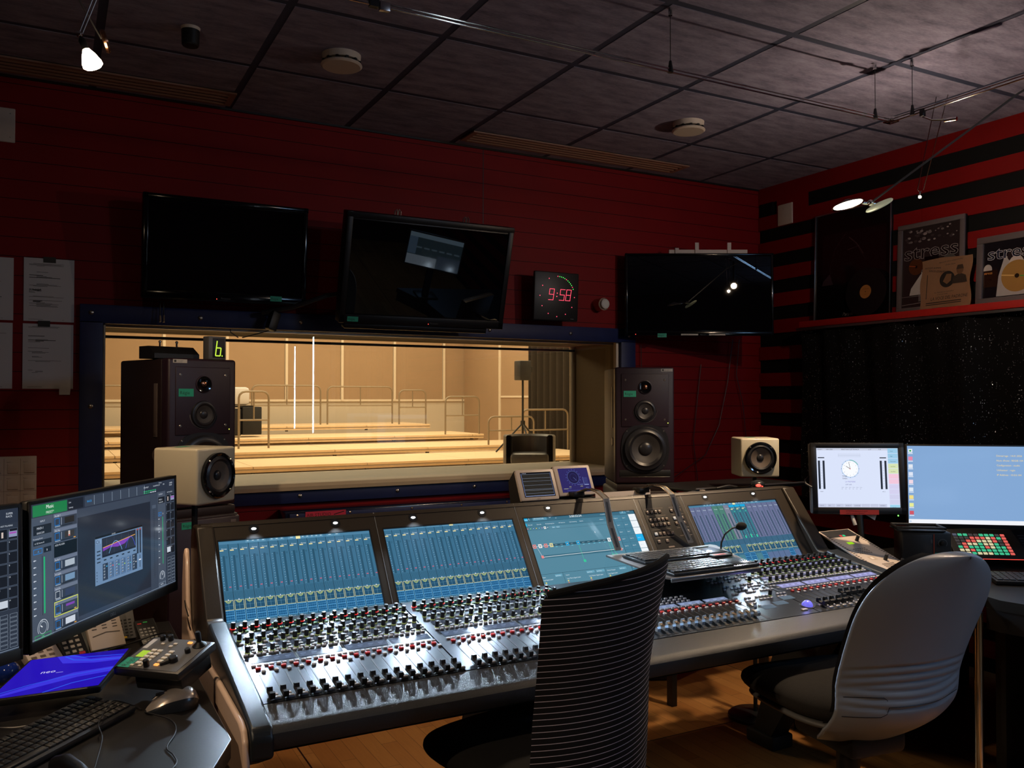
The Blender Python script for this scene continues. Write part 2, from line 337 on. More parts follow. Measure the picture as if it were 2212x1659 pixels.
# the black part of the top band
g.mat('wall_black').bb(XR - .0195, YB, zt - .093, XR - .018, 4.13, zt)
g.bb(XR - .0195, 4.46, zt - .093, XR - .0, YF - .02, zt)
st(g.build('wall_right'))
st(G().mat('wall_dark').bb(XL - .1, YB, 0, XL, YF, ZC).build('wall_left'))
st(G().mat('wall_dark').bb(XL, YB - .1, 0, XR, YB, ZC).build('wall_back'))
# a tall daylight slit beside the back wall curtain (its reflection stands in the studio glass)
g = G().mat('daylight_gap').bb(3.10, YB + .001, .96, 3.125, YB + .02, 2.36); g.mat('wall_black').bb(3.02, YB + .001, .9, 3.10, YB + .04, 2.45).bb(3.125, YB + .001, .9, 3.2, YB + .04, 2.45)
st(g.build('window_3'))
t = empty('fill_panel', (3.9, -1.1, ZC)); tag(t, 'square cool white ceiling panel behind the camera', 'ceiling light')  # unseen fixture added to go with the cool fill light
G().mat('light_plastic').rb((3.9, -1.1, ZC - .015), (.64, .64, .03), .004).build('frame', t)
g = G().mat('wall_black').bb(3.42, YB + .001, .9, 4.38, YB + .012, 2.2); g.mat('light_plastic').bb(3.36, YB + .001, .84, 3.42, YB + .03, 2.26).bb(4.38, YB + .001, .84, 4.44, YB + .03, 2.26).bb(3.42, YB + .001, 2.2, 4.38, YB + .03, 2.26).bb(3.42, YB + .001, .84, 4.38, YB + .03, .9).bb(3.88, YB + .012, .9, 3.92, YB + .03, 2.2)
st(g.build('window_2'))
# ceiling: dark grid with tiles
g = G().mat('ceiling_gap').bb(XL, YB, ZC + .002, XR, YF, ZC + .1); g.mat('ceiling_tile')
CX = [-.47 + .6315 * i for i in range(-3, 9)]; CY = [3.952 - .698 * j for j in range(-1, 10)]
for i in range(len(CX)):
    for j in range(len(CY)):
        x0 = max(CX[i] + .017, XL); x1 = min((CX[i] + .6315) - .017, XR - .001); y1 = min(CY[j] - .017, YF - .001); y0 = max(CY[j] - .698 + .017, YB)
        if x1 > x0 and y1 > y0: g.bb(x0, y0, ZC, x1, y1, ZC + .02)
st(g.build('ceiling', smooth=0))
st(G().mat('black').bb(XL, YF - .012, ZC - .01, XR, YF, ZC).build('trim_1'))
# slot vents, detectors, cylinder on the ceiling
def vent(x0, x1, y0, y1, label):
    t = empty('slot_vent', (x0, y0, ZC)); tag(t, label, 'air vent', 'slot vents in the ceiling')
    G().mat('vent_dark').bb(x0, y0, ZC - .004, x1, y1, ZC).build('backing', t)
    g = G().mat('grille_vent'); w_ = y1 - y0
    for a, b in ((x0, x0 + .03), (x1 - .03, x1)): g.bb(a, y0, ZC - .012, b, y1, ZC - .004)
    for k in range(5): yy = y0 + (w_ - .014) * k / 4; g.bb(x0 + .03, yy, ZC - .012, x1 - .03, yy + (.02 if k in (0, 4) else .014), ZC - .004)
    g.build('grille', t)
vent(2.07, 3.61, 4.31, 4.49, 'long slotted air vent in the ceiling above the clock')
vent(-1.3, .79, 4.33, 4.52, 'long slotted air vent in the ceiling above the left lamp')
def disc(x, y, label):
    t = empty('ceiling_disc', (x, y, ZC)); tag(t, label, 'smoke detector', 'round discs on the ceiling')
    G(rz(0, (x, y, ZC))).mat('detector').lathe([(.082, -.028), (.085, 0)], 32).build('base', t)
    G(rz(0, (x, y, ZC))).mat('detector').lathe([(0, -.052), (.082, -.052), (.09, -.046), (.088, -.04), (.03, -.038)], 32).build('cover', t)
    g = G(rz(0, (x, y, ZC))).mat('black')
    for a in range(12): g.bb(.055, -.006, -.041, .085, .006, -.027, MX.Rotation(a * PI / 6, 4, 'Z'))
    g.build('slot', t)
disc(1.107, 3.645, 'round off-white ceiling disc between the left lamp and the middle television')
disc(3.046, 3.646, 'round off-white ceiling disc above the right-hand television')
t = tag(G(rz(.3, (.484, 3.66, ZC))).mat('black').lathe([(.03, -.075), (.034, -.07), (.036, -.012)], 20).mat('detector').lathe([(.036, -.012), (.038, 0)], 20).build('ceiling_sensor'), 'small black cylinder sensor hanging from the ceiling', 'sensor')
# the observation window: blue bolted frame, double glass, deep reveal
w1 = empty('window_1', (1.7, YF, 1.4)); st(w1)
g = G().mat('blue_frame'); O = (.114, 3.372, .93, 1.94); d0 = YF - .028
g.rb(((O[0] + O[1]) / 2, d0 + .014, (WZ1 + O[3]) / 2), (O[1] - O[0], .028, O[3] - WZ1), .003); g.rb(((O[0] + O[1]) / 2, d0 + .014, (O[2] + WZ0 - .03) / 2), (O[1] - O[0], .028, WZ0 - .03 - O[2]), .003)
g.rb(((O[0] + WX0) / 2, d0 + .014, 1.43), (WX0 - O[0], .028, .86), .003); g.rb(((O[1] + WX1) / 2, d0 + .014, 1.43), (O[1] - WX1, .028, .86), .003); wf = g.build('window_frame', w1)
bolt = G().mat('steel').lathe([(.011, 0), (.0105, .004), (.006, .007), (0, .0075)], 14)
for bx, bz in [(.163, 1.90), (.66, 1.895), (1.17, 1.895), (1.75, 1.895), (2.3, 1.895), (2.87, 1.895), (3.32, 1.895), (.163, 1.45), (3.315, 1.45), (.163, 1.0), (1.17, .968), (1.72, .968), (2.2, .968), (2.8, .968), (3.3, 1.0)]:
    b = G(MX.Translation((bx, d0, bz)) @ MX.Rotation(PI / 2, 4, 'X')).mat('steel').lathe([(.011, 0), (.0105, .004), (.006, .007), (0, .0075)], 14).build('bolt', wf)
G().mat('pane').bb(WX0, YF + .06, WZ0, WX1, YF + .062, WZ1).build('pane', w1)
G().mat('pane').bb(WX0, YF + .56, WZ0, WX1, YF + .562, WZ1).build('pane', w1)
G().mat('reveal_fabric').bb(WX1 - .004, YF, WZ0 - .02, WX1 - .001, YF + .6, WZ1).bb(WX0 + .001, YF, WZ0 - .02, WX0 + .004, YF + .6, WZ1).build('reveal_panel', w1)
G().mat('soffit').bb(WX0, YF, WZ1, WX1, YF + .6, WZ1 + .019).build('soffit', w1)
g = G().mat('sill'); g.ext([(YF - .05, 1.0), (YF - .055, 1.02), (YF - .045, 1.036), (YF - .03, 1.04), (YF + .6, 1.04), (YF + .6, 1.02), (YF - .02, .995)], WX0, WX1); g.build('window_sill', w1)
g = G().mat('batten')
for yy in (YF + .0, YF + .535): g.bb(WX1 - .022, yy, WZ0, WX1 - .001, yy + .03, WZ1)
g.mat('black').bb(WX0, YF + .53, WZ1 - .035, WX1, YF + .56, WZ1 - .02).mat('steel').bb(WX0, YF + .045, WZ1 - .012, WX1, YF + .06, WZ1).bb(WX0, YF + .0, WZ0, WX0 + .012, YF + .03, WZ1); g.build('glazing_bar', w1)
# cable duct below the window with a strip of red tape
t = empty('cable_duct', (1.7, 4.5, .8)); tag(t, 'long dark blue cable duct on the wall under the window', 'cable duct')
G().mat('duct_blue').rb((1.73, 4.52, .80), (1.34, .16, .2), .006).build('body', t)
G().mat('blue_frame').rb((1.73, 4.434, .87), (1.3, .012, .045), .003).build('lid', t)
g = G().mat('steel')
for x in (1.12, 1.4, 1.75, 2.05, 2.34): g.sph((x, 4.428, .885), .007, 8)
g.build('screw', t)
u = UI(frame((1.16, 4.424, .866), (1, 0, 0), (0, -1, 0)), .001, 'print'); u.r(0, 0, 215, 34, C('#c02a4a'), 0); u.t(6, 8, 24, 'AIR STUDIO', C('#30060e'), 2); u.ln([(150, 12), (180, 20), (205, 26)], 5, C('#30060e')); u.build('red_tape', t, 0)
# ------------------------------------------------------------------ studio beyond the window
st(G().mat('stage_wood').bb(-6, 5.2, -.05, 11, 23.6, 0).build('studio_floor')); bpy.data.objects['studio_floor'].name = 'floor_studio'
g = G().mat('studio_wall').bb(-6, 23.6, 0, 11.1, 23.7, 6)
g.mat('studio_panel')
for k in range(-6, 5): x = 4.07 + 1.56 * k; g.bb(x + .05, 23.57, 1.45, x + 1.52, 23.6, 3.6)
g.mat('batten')
for k in range(-6, 6): x = 4.07 + 1.56 * k; g.bb(x - .02, 23.54, 1.41, x + .05, 23.6, 3.6)
g.bb(-6, 23.55, 1.39, 11, 23.6, 1.45); st(g.build('wall_studio_back'))
g = G().mat('studio_wall').bb(11, 5.2, 0, 11.1, 23.6, 6); g.mat('studio_panel').bb(10.97, 21.2, .3, 11, 23.5, 3.6).bb(10.97, 17, .3, 11, 21.1, 3.6); g.mat('batten').bb(10.94, 21.1, 0, 11, 21.2, 3.6).bb(10.95, 17, 1.5, 11, 21.1, 1.55)
st(g.build('wall_studio_right')); st(G().mat('studio_wall').bb(-6.1, 5.2, 0, -6, 23.6, 6).build('wall_studio_left')); st(G().mat('studio_wall').bb(-6, 5.2, 6, 11, 23.6, 6.1).build('ceiling_studio'))
st(G().mat('studio_wall').bb(-6, 5.1, 2.99, 11, 5.2, 6).bb(-6, 5.1, 0, -1.6, 5.2, 3).bb(4.6, 5.1, 0, 11, 5.2, 3).build('wall_studio_front'))
tiers = [(12.8, .2, 10.6), (14.8, .33, 10.2), (16.8, .455, 9.9), (18.8, .614, 9.3), (20.8, .81, 8.72)]
TL = ['lowest wooden stage riser nearest the window', 'second wooden stage riser counted from the window', 'third wooden stage riser, the middle one of five', 'fourth wooden stage riser, one below the top', 'topmost wooden stage riser against the panelled wall']
for i, (y, z, xr) in enumerate(tiers):
    t = empty('stage_riser', (0, y, 0)); tag(t, TL[i], 'stage platform', 'stage risers in the studio')
    g = G().mat('stage_wood'); x = -5.0; k = 0
    while x < xr: x2 = min(x + 1.99, xr); g.bb(x, y, z - .04, x2, y + 2.0, z); x += 2.0; k += 1
    g.build('deck', t)
    G().mat('stage_edge').bb(-5, y + .01, z - .1, xr, y + .05, z - .045).build('edge_board', t)
    G().mat('steel').bb(-5, y + .004, z - .062, xr, y + .012, z - .052).build('rail', t)
    if i: G().mat('stage_edge').bb(-5, y + .3, tiers[i - 1][1], xr - (.0 if i % 2 else 4.5), y + .34, z - .1).build('riser_board', t)
    for q in range(int((xr + 5) / 2) + 1): G().mat('black').bb(-5 + q * 2 - .03, y + .02, z - .13 if i else 0, -5 + q * 2 + .03, y + .08, z - .01).build('leg', t)
def guard(x0, x1, y, zb, zt, label, r=.022):
    t = empty('guard_rail', (x0, y, zb)); tag(t, label, 'railing', 'metal guard rails on the stage risers'); c = .13
    pts = [(x0, y, zb), (x0, y, zt - c)] + [(x0 + c - c * math.cos(a), y, zt - c + c * math.sin(a)) for a in (.5, 1.05)] + [(x0 + c, y, zt), (x1 - c, y, zt)] + [(x1 - c + c * math.sin(a), y, zt - c + c * math.cos(a)) for a in (.5, 1.05)] + [(x1, y, zt - c), (x1, y, zb)]
    G().mat('rail_steel').tube(pts, r).build('hoop', t)
    zm = zb + (zt - zb) * .5; xm = (x0 + x1) / 2
    G().mat('rail_steel').tube([(x0, y, zm), (x1, y, zm)], r * .8).build('cross_bar', t); G().mat('rail_steel').tube([(xm, y, zm), (xm, y, zt)], r * .7).build('post', t)
guard(.2, 1.49, 21.6, .81, 1.77, 'guard rail seen left of the left loudspeaker, on the top riser')
guard(3.35, 3.95, 18.0, .455, 1.62, 'short dark guard rail beside the trolley with the white cloth')
guard(4.33, 6.04, 21.6, .81, 1.8, 'long guard rail on the top riser behind the trolley')
guard(6.22, 7.97, 21.6, .81, 1.78, 'long guard rail on the middle of the top riser')
guard(7.9, 8.64, 20.9, .81, 1.69, 'narrow guard rail at the right end of the top riser')
guard(8.32, 9.22, 18.9, .614, 1.52, 'narrow guard rail at the right end of the fourth riser')
guard(8.5, 9.65, 16.95, .455, 1.07, 'low guard rail at the end of the third riser, left of the tripod speaker')
guard(9.1, 10.28, 16.5, .33, 1.23, 'guard rail in front of the brown studio curtain')
g = G().mat('studio_curtain'); g.grid(lambda u, v: (10.6 + .08 * math.sin(u * 60), 15.95 + 2.9 * u, 3.4 * v), 120, 2); t = tag(g.build('studio_curtain'), 'dark brown full-height curtain in the studio behind the glass', 'curtain')
# trolley with cases
t = empty('trolley', (3.7, 19.9, .614)); tag(t, 'dark trolley with black cases on the riser behind the left loudspeaker', 'trolley')
G().mat('black_matte').rb((3.95, 19.9, .98), (.42, .5, .62), .02).build('case', t); G().mat('fabric_grey').rb((3.5, 19.9, .95), (.42, .5, .6), .02).build('case', t); G().mat('black').bb(3.3, 19.7, 1.28, 4.0, 20.2, 1.32).build('shelf', t)
tag(G().mat('paper').rb((3.68, 19.9, 1.53), (.46, .4, .4), .08).build('white_cloth_bundle'), 'white cloth bundle lying on the trolley in the studio', 'cloth bundle')
# speaker on tripod
t = empty('tripod_stand', (8.95, 16.2, .33)); tag(t, 'black tripod stand carrying a small speaker in the studio', 'speaker stand')
G().mat('black').tube([(8.95, 16.2, .45), (8.95, 16.2, 1.87)], .024).build('pole', t)
for a in (2.9, .2, 4.6): G().mat('black').tube([(8.95, 16.2, .95), (8.95 + .6 * math.cos(a), 16.2 + .55 * math.sin(a), .335)], .018).build('leg', t)
G().mat('black').cyl((8.95, 16.2, .9), (8.95, 16.2, 1.0), .05).build('collar', t)
t = empty('small_speaker', (8.95, 16.2, 1.87)); tag(t, 'small grey loudspeaker on the tripod in the studio', 'loudspeaker')
G().mat('dark_plastic').rb((8.95, 16.2, 2.08), (.28, .28, .42), .02).build('cabinet', t); G().mat('black').rb((9.1, 16.12, 2.1), (.04, .08, .12), .01).build('bracket', t)
# tub armchair
t = empty('tub_armchair', (6.75, 12.0, .0)); tag(t, 'dark leather tub armchair in the studio behind the window sill', 'armchair')
g = G(rz(-.5, (6.75, 12.0, .2))).mat('leather'); prof = [(.42, 0), (.42, .68), (.40, .7), (.34, .7), (.31, .67), (.31, .3)]
g.lathe(prof, 24, MX.Rotation(0, 4, 'Z'), arc=(-.5, PI + .5)); g.build('back_shell', t); G(rz(-.5, (6.75, 12.0, .2))).mat('leather').rb((0, -.05, .33), (.6, .62, .18), .05).build('seat', t)
G(rz(-.5, (6.75, 12.0, .2))).mat('leather').rb((0, 0, .12), (.62, .6, .24), .04).build('base', t)
for sx in (-1, 1):
    for sy in (-1, 1): G(rz(-.5, (6.75, 12.0, 0))).mat('black').cyl((.22 * sx, .2 * sy, 0), (.22 * sx, .2 * sy, .21), .025).build('foot', t)
# ------------------------------------------------------------------ things on the front wall
def sheet(x0, z0, x1, z1, label, seed, logo=False):
    t = empty('paper_sheet', (x0, YF, z0)); tag(t, label, 'paper sheet', 'printed sheets taped to the red wall')
    g = G().mat('paper'); g.bb(x0, YF - .004, z0, x1, YF - .003, z1); g.build('sheet', t)
    rnd = random.Random(seed); u = UI(frame((x0, YF - .0045, z0), (1, 0, 0), (0, -1, 0)), .001, 'print'); u.z = .0002; H_ = (z1 - z0) * 1000; k = C('#5a5350'); y = H_ - 14
    while y > 60:
        q = rnd.random()
        if q < .25: y -= 9
        else:
            x = rnd.choice([22, 22, 38, 52]); u.r(x, y, rnd.uniform(20, 150 - x * .3) if q < .8 else rnd.uniform(15, 60), 1.5 if rnd.random() > .15 else 3, k if q < .85 else C('#221c1c'))
        y -= 3.6
    u.r(20, 8, 60, 1.4, k); u.r(160, 8, 8, 1.4, k)
    if logo: u.t(22, H_ - 155, 15, 'JUNIOR', C('#222222'))
    u.build('print', t, 0); return t
s1 = sheet(-.12, 1.85, .09, 2.147, 'printed sheet taped up with black tape, upper of the right pair', 3, True)
s2 = sheet(-.122, 1.533, .088, 1.838, 'printed sheet with a corner curled, lower of the right pair', 5)
sheet(-.371, 1.85, -.161, 2.14, 'printed sheet cut by the left picture edge, upper one', 8); sheet(-.371, 1.533, -.163, 1.838, 'printed sheet cut by the left picture edge, lower one', 11)
G().mat('tape_black').bb(-.04, YF - .006, 2.128, .012, YF - .0045, 2.155).build('tape', s1); G().mat('tape_black').bb(-.06, YF - .0075, 1.825, -.01, YF - .0062, 1.853).build('tape', s2)
g = G().mat('paper'); g.prism([(0, 0), (.045, 0), (.048, .03), (0, .04)], 0, .002, frame((.03, YF - .006, 1.505), (1, 0, 0), (0, -1, 0))); g.build('torn_corner', s2)
t = empty('intercom_station', (-.25, YF, 1.1)); tag(t, 'beige wall panel with square push buttons at the left edge', 'control panel')
G().mat('plate_dim').rb((-.26, YF - .012, 1.06), (.4, .024, .32), .004).build('plate', t)
for i in range(6):
    for j in range(4): b = G().mat('plate_dim').rb((-.09 - .066 * i, YF - .026, 1.165 - .075 * j), (.044, .006, .044), .002).build('button' if i else 'cover', t)
u = UI(frame((-.46, YF - .0245, .9), (1, 0, 0), (0, -1, 0)), .001, 'print'); k = C('#4a3c38')
for i in range(1, 7): u.r(400 - i * 66, 0, 1, 310, k)
for j in range(1, 5): u.r(0, 310 - j * 75, 400, 1, k)
for i in range(6):
    for j in range(4): u.t(400 - 46 - 66 * i, 292 - 75 * j, 6, 'Micro 1', k, al='c')
u.build('print', t, 0)
def plate(T, w_, h, label):
    t = empty('blank_plate', T.translation); tag(t, label, 'wall plate', 'blank rounded wall plates'); G(T).mat('plate').rb((0, 0, .005), (w_, h, .01), .012, seg=3).build('plate', t)
    g = G(T).mat('steel')
    for sx in (-1, 1):
        for sy in (-1, 1): g.sph((sx * (w_ / 2 - .02), sy * (h / 2 - .025), .01), .003, 8)
    g.build('screw', t); G(T).mat('plate_dim').lathe([(.008, .009), (.007, .012), (0, .0125)], 16, MX.Translation((-w_ * .1, h * .28, 0))).build('knockout', t)
plate(frame((-.25, YF, 2.755), (1, 0, 0), (0, -1, 0)), .18, .16, 'pale blank wall plate at the upper left')
plate(frame((XR - .018, 4.335, 2.765), (0, -1, 0), (-1, 0, 0)), .135, .145, 'pale blank wall plate on the striped wall')
# televisions
def tv(T, w_, h, bez, label, depth=.05, reg=None, extra=None, logo=None, led=None, fm='tv_frame'):
    t = empty('television', T.translation); tag(t, label, 'television', 'wall mounted televisions')
    G(T).mat(fm).rb((0, 0, -depth / 2), (w_, h, depth), .006).build('casing', t)
    G(T).mat('tv_glass').box((0, .006, .001), (w_ - 2 * bez, h - 2 * bez - .02, .003)).build('screen', t, 0)
    g = G(T).mat(fm)
    for (cx, cy, sx, sy) in ((0, h / 2 - bez / 2 + .001, w_, bez - .004), (0, -h / 2 + bez / 2 + .005, w_, bez + .012), (-w_ / 2 + bez / 2, 0, bez - .004, h), (w_ / 2 - bez / 2, 0, bez - .004, h)): g.rb((cx, cy, .003), (sx, sy, .009), .003)
    g.build('bezel', t)
    if reg: regie(t, T @ MX.Translation((reg[0], reg[1], .0085)), .058, .026)
    if led: G(T).mat('led_red').sph((led[0], led[1], .008), .0022, 8).build('standby_light', t)
    if logo is not None: u = UI(T @ MX.Translation((logo, -h / 2 + .012, .008)), .001, 'print'); u.t(0, 0, 12, 'Panasonic', C('#6a6a6a')); u.build('logo', t, 0)
    return t
def tvT(x0, x1, zt_, zb_, yt, yb):
    z = V((0, -(zt_ - zb_), -(yb - yt))).normalized() if False else V((0, -(zt_ - zb_), (yt - yb))).normalized()
    return frame(((x0 + x1) / 2, (yt + yb) / 2, (zt_ + zb_) / 2), (1, 0, 0), z)
# depth at the top is nearer: the sets lean forward
T1 = tvT(.371, 1.158, 2.466, 1.967, 4.38, 4.43)
a = tv(T1, .787, .50, .028, 'black television left of the other two, red standby light below', reg=(.21, -.235), led=(-.05, -.238), logo=-.03, fm='tv_slim')
T2 = tvT(1.29, 2.236, 2.425, 1.878, 4.14, 4.29)
b = tv(T2, .946, .567, .034, 'tilted television in the middle above the window', .07, reg=(-.43, -.275), led=(.02, -.272), logo=.03)
G(T2).mat('tv_frame').rb((-.03, -.3, -.03), (.82, .03, .05), .006).build('soundbar_foot', b)
T3 = frame((3.66, 4.28, 2.155), (.8813, -.4725, 0), (-.4725, -.8813, 0))
c = tv(T3, .955, .53, .018, 'large thin television in the corner by the striped wall', .04, reg=(-.27, -.277), led=(-.41, -.257), fm='tv_slim')
u = UI(T3 @ MX.Translation((-.12, -.264, .009)), .001, 'print'); u.r(0, 0, 110, 10, C('#b8b0a8')); u.r(180, 0, 105, 10, C('#b8b0a8')); u.t(124, 1, 9, 'Panasonic', C('#888888'));
for q in (4, 184): u.t(q + 8, 2.5, 6, 'ecran studio 104' if q == 4 else 'ecran regie', C('#333333'))
u.build('strip_label', c, 0)
g = G(T1).mat('black').rb((0, 0, -.12), (.3, .3, .14), .01); g.build('wall_bracket', a)
g = G(T2).mat('black').rb((0, .1, -.1), (.4, .3, .08), .01); g.bb(-.05, -.05, -.36, .05, .1, -.1); g.build('wall_bracket', b)
g = G(T2).mat('alu')
for hx in (-.19, .2): g.tube([(hx - .016, .27, -.05), (hx - .016, .302, -.05), (hx - .006, .312, -.05), (hx - .003, .30, -.05), (hx - .003, .27, -.05)], .0035); g.tube([(hx + .016, .27, -.05), (hx + .016, .302, -.05), (hx + .006, .312, -.05), (hx + .003, .30, -.05), (hx + .003, .27, -.05)], .0035)
g.build('hook', b)
g = G(T3).mat('plate_dim').bb(-.18, .27, -.09, .33, .3, -.07); g.build('wall_bracket', c)
for hx in (.0, .21, -.13): G(T3).mat('plate_dim').bb(hx - .012, .22, -.07, hx + .012, .345 if hx >= 0 else .31, -.062).build('bracket_arm', c)
G(T3).mat('black').bb(-.25, -.1, -.17, -.05, .1, -.07).build('wall_arm', c)
# power adapter hanging under television one, with plugs and wires
t = empty('cable_adapter', (1.02, 4.45, 1.87)); tag(t, 'black adapter box with wires hanging between the two televisions', 'adapter')
G(rz(.4, (1.0, 4.47, 1.885)) @ MX.Rotation(.35, 4, 'Y')).mat('black').rb((0, 0, 0), (.05, .04, .1), .006).build('body', t)
G().mat('cable').tube([(.95, 4.5, 1.93), (1.1, 4.42, 1.96), (1.25, 4.36, 2.02), (1.35, 4.38, 2.04)], .012).build('cable', t)
G().mat('cable').tube([(1.0, 4.5, 1.86), (.99, 4.52, 1.84), (.93, 4.52, 1.82), (.86, 4.54, 1.80)], .003).tube([(.8, 4.53, 1.84), (.8, 4.53, 1.825), (.84, 4.54, 1.80)], .003).build('cable', t)
t = empty('plug_pair', (.465, 4.5, 1.88)); tag(t, 'pair of small audio plugs hanging below the left television', 'plugs')
for dx in (0, .017): G().mat('bronze_cap').cyl((.465 + dx, 4.52, 1.862), (.465 + dx, 4.52, 1.895), .006, .005, 10).build('plug', t)
G().mat('cable').tube([(.465, 4.52, 1.895), (.465, 4.53, 1.96)], .003).tube([(.482, 4.52, 1.895), (.48, 4.53, 1.96)], .003).build('cable', t)
# LED clock
TC = frame((2.70, 4.46, 2.107), (1, 0, 0), (0, -1, -.06)); t = empty('led_clock', (2.7, 4.46, 2.1)); tag(t, 'black square clock showing red 9:58 digits on the wall', 'clock')
G(TC).mat('black').rb((0, 0, -.012), (.315, .295, .024), .008).build('face', t); G(TC).mat('black').bb(-.06, -.06, -.13, .06, .06, -.024).build('wall_mount', t)
u = UI(TC @ MX.Translation((0, 0, .0004)), .001, 'led'); rc = (1.6, .12, .22); gc = (.12, 1.1, .15)
seg = {'9': 'abcdfg', '5': 'acdfg', '8': 'abcdefg'}
def digit(ch, x0):
    w_, h = 32, 66; S = {'a': ((0, h), (w_, h)), 'd': ((0, 0), (w_, 0)), 'g': ((0, h / 2), (w_, h / 2)), 'b': ((w_, h / 2), (w_, h)), 'c': ((w_, 0), (w_, h / 2)), 'f': ((0, h / 2), (0, h)), 'e': ((0, 0), (0, h / 2))}
    for s_ in seg[ch]:
        (xa, ya), (xb, yb_) = S[s_]; m_ = 7 if s_ in 'adg' else 8
        for i in range(m_ + 1): xx = xa + (xb - xa) * i / m_; yy = ya + (yb_ - ya) * i / m_; u.ci(x0 + xx + yy * .13, yy - 22, 2.1, rc, n=8)
digit('9', -58); digit('5', 18); digit('8', 62)
u.ci(0, 0, 3.4, rc, n=8); u.ci(2.5, 20, 3.4, rc, n=8)
for i in range(12):
    a_ = PI / 2 - i * PI / 6; u.ci(4 + 122 * math.cos(a_), 122 * math.sin(a_), 3, rc if i not in (1,) else rc, n=10) if i not in (10,) or True else 0
for i in range(12):
    a_ = PI / 2 - i * PI / 30; u.ci(4 + 122 * math.cos(a_), 122 * math.sin(a_), 3.1, rc if i % 5 == 0 else gc, n=10)
u.m = 'print'; u.t(104, -136, 9, 'Bodet', (.35, .35, .35)); u.build('led_display', t, 0)
t = empty('wall_dial', (3.08, YF, 2.09)); tag(t, 'round brown wall knob with a white cap beside the clock', 'wall knob')
G().mat('bronze_cap').cyl((3.09, YF, 2.087), (3.09, YF - .075, 2.087), .042, .04, 24).build('body', t); G().mat('light_plastic').cyl((3.09, YF - .075, 2.087), (3.09, YF - .092, 2.087), .032, .03, 24).build('cap', t)
u = UI(frame((3.09, YF - .0925, 2.087), (1, 0, 0), (0, -1, 0)), .001, 'print'); u.ring(0, 0, 24, 1, C('#555555')); u.build('ring_mark', t, 0)
# loose wires hanging on the red wall right of the loudspeaker
for i, pts in enumerate([[(3.42, 4.58, 1.84), (3.43, 4.58, 1.5), (3.42, 4.58, 1.2)], [(4.2, 4.56, 1.9), (4.16, 4.57, 1.6), (4.08, 4.57, 1.3), (3.95, 4.56, 1.1), (3.6, 4.5, .95)], [(4.26, 4.56, 1.9), (4.24, 4.57, 1.65), (4.3, 4.57, 1.45), (4.33, 4.57, 1.2)], [(3.93, 4.58, 1.72), (3.9, 4.58, 1.5), (3.86, 4.58, 1.2), (3.9, 4.58, .9)]]):
    tag(G().mat('cable').tube(pts, .0026, 6).build('hanging_wire'), ['thin black wire hanging behind the right loudspeaker', 'black wire curving down the red wall from the corner television', 'black wire hanging beside the striped wall', 'thin wire running down the middle of the red wall panel'][i], 'wire', 'wires on the red wall')
# ------------------------------------------------------------------ shelf, curtain, framed pictures on the right
sh = G().mat('red_shelf').rb((XR - .1, 2.35, 1.967), (.2, 3.4, .04), .003); tag(sh.build('wall_shelf'), 'red ledge shelf on the striped wall carrying the framed pictures', 'shelf')
t = empty('curtain', (4.34, 3, .85)); tag(t, 'black glittering curtain hanging below the red shelf', 'curtain')
g = G().mat('glitter_curtain')
def cur(u_, v):
    y = 4.06 - 3.7 * u_; a_ = .018 + .022 * (1 - v); ph = 52 * u_ + 1.5 * math.sin(7 * u_)
    return (4.33 + a_ * math.sin(ph) + .01 * math.sin(ph * 2.3 + 3 * v), y + .02 * math.sin(5 * v + ph) * (1 - v), .84 + 1.09 * v)
g.grid(cur, 320, 14); g.build('cloth', t)
G().mat('alu').bb(4.295, .4, 1.930, 4.31, 4.07, 1.944).build('curtain_rail', t)
pm('pic_frame', (.10, .08, .085), .5)
def pic(y0, y1, z0, z1, fw, fm, label, draw, lean=.03, name='framed_picture', depth=.02):
    T = frame((XR - .02 - .02 - lean, y0, z0), (0, -1, 0), (-1, 0, .0 + (lean / (z1 - z0)) * .8)); W_ = (y0 - y1); H_ = (z1 - z0)
    t = empty(name, T.translation); tag(t, label, 'picture', 'framed pictures on the red shelf')
    G(T).mat('black').bb(0, 0, -.012, W_, H_, 0).build('backing', t)
    g = G(T).mat(fm)
    for b_ in ((0, 0, W_, fw), (0, H_ - fw, W_, H_), (0, fw, fw, H_ - fw), (W_ - fw, fw, W_, H_ - fw)): g.rb(((b_[0] + b_[2]) / 2, (b_[1] + b_[3]) / 2, .002), (b_[2] - b_[0], b_[3] - b_[1], depth), .002)
    g.build('frame', t); u = UI(T, .001, 'gloss_print'); draw(u, W_ * 1000, H_ * 1000); u.build('print', t, 0); return t, T
def person(u, x, y, s, c1, c2):  # a bust in two tones
    u.poly([(x - 30 * s, y), (x + 30 * s, y), (x + 24 * s, y + 26 * s), (x + 8 * s, y + 34 * s), (x - 8 * s, y + 34 * s), (x - 24 * s, y + 26 * s)], c2, 2); u.ci(x, y + 50 * s, 14 * s, c1, 3, sy=1.25); u.poly([(x - 15 * s, y + 52 * s), (x + 15 * s, y + 52 * s), (x + 10 * s, y + 68 * s), (x - 10 * s, y + 68 * s)], tuple(k * .3 for k in c1), 4)
def p1(u, W_, H_):
    u.r(0, 0, W_, H_, C('#0a0809'), 0); u.r(60, 230, W_ - 100, 330, C('#190c10'), 1)
    u.ln([(140, 240), (120, 330), (160, 460), (240, 545)], 2, C('#3a2a30')); u.ln([(270, 520), (330, 470), (380, 400)], 6, C('#3a2a2e')); u.ln([(260, 440), (350, 455)], 3, C('#4a3a3e')); u.ln([(300, 500), (400, 360)], 3, C('#2c2024')); u.poly([(60, 230), (150, 230), (120, 300), (70, 260)], C('#3a2c34'), 2)
    u.ln([(360, 330), (480, 460)], 3, C('#241a1c')); u.t(230, 22, 30, 'Parade', C('#8a8482'), sk=.2)
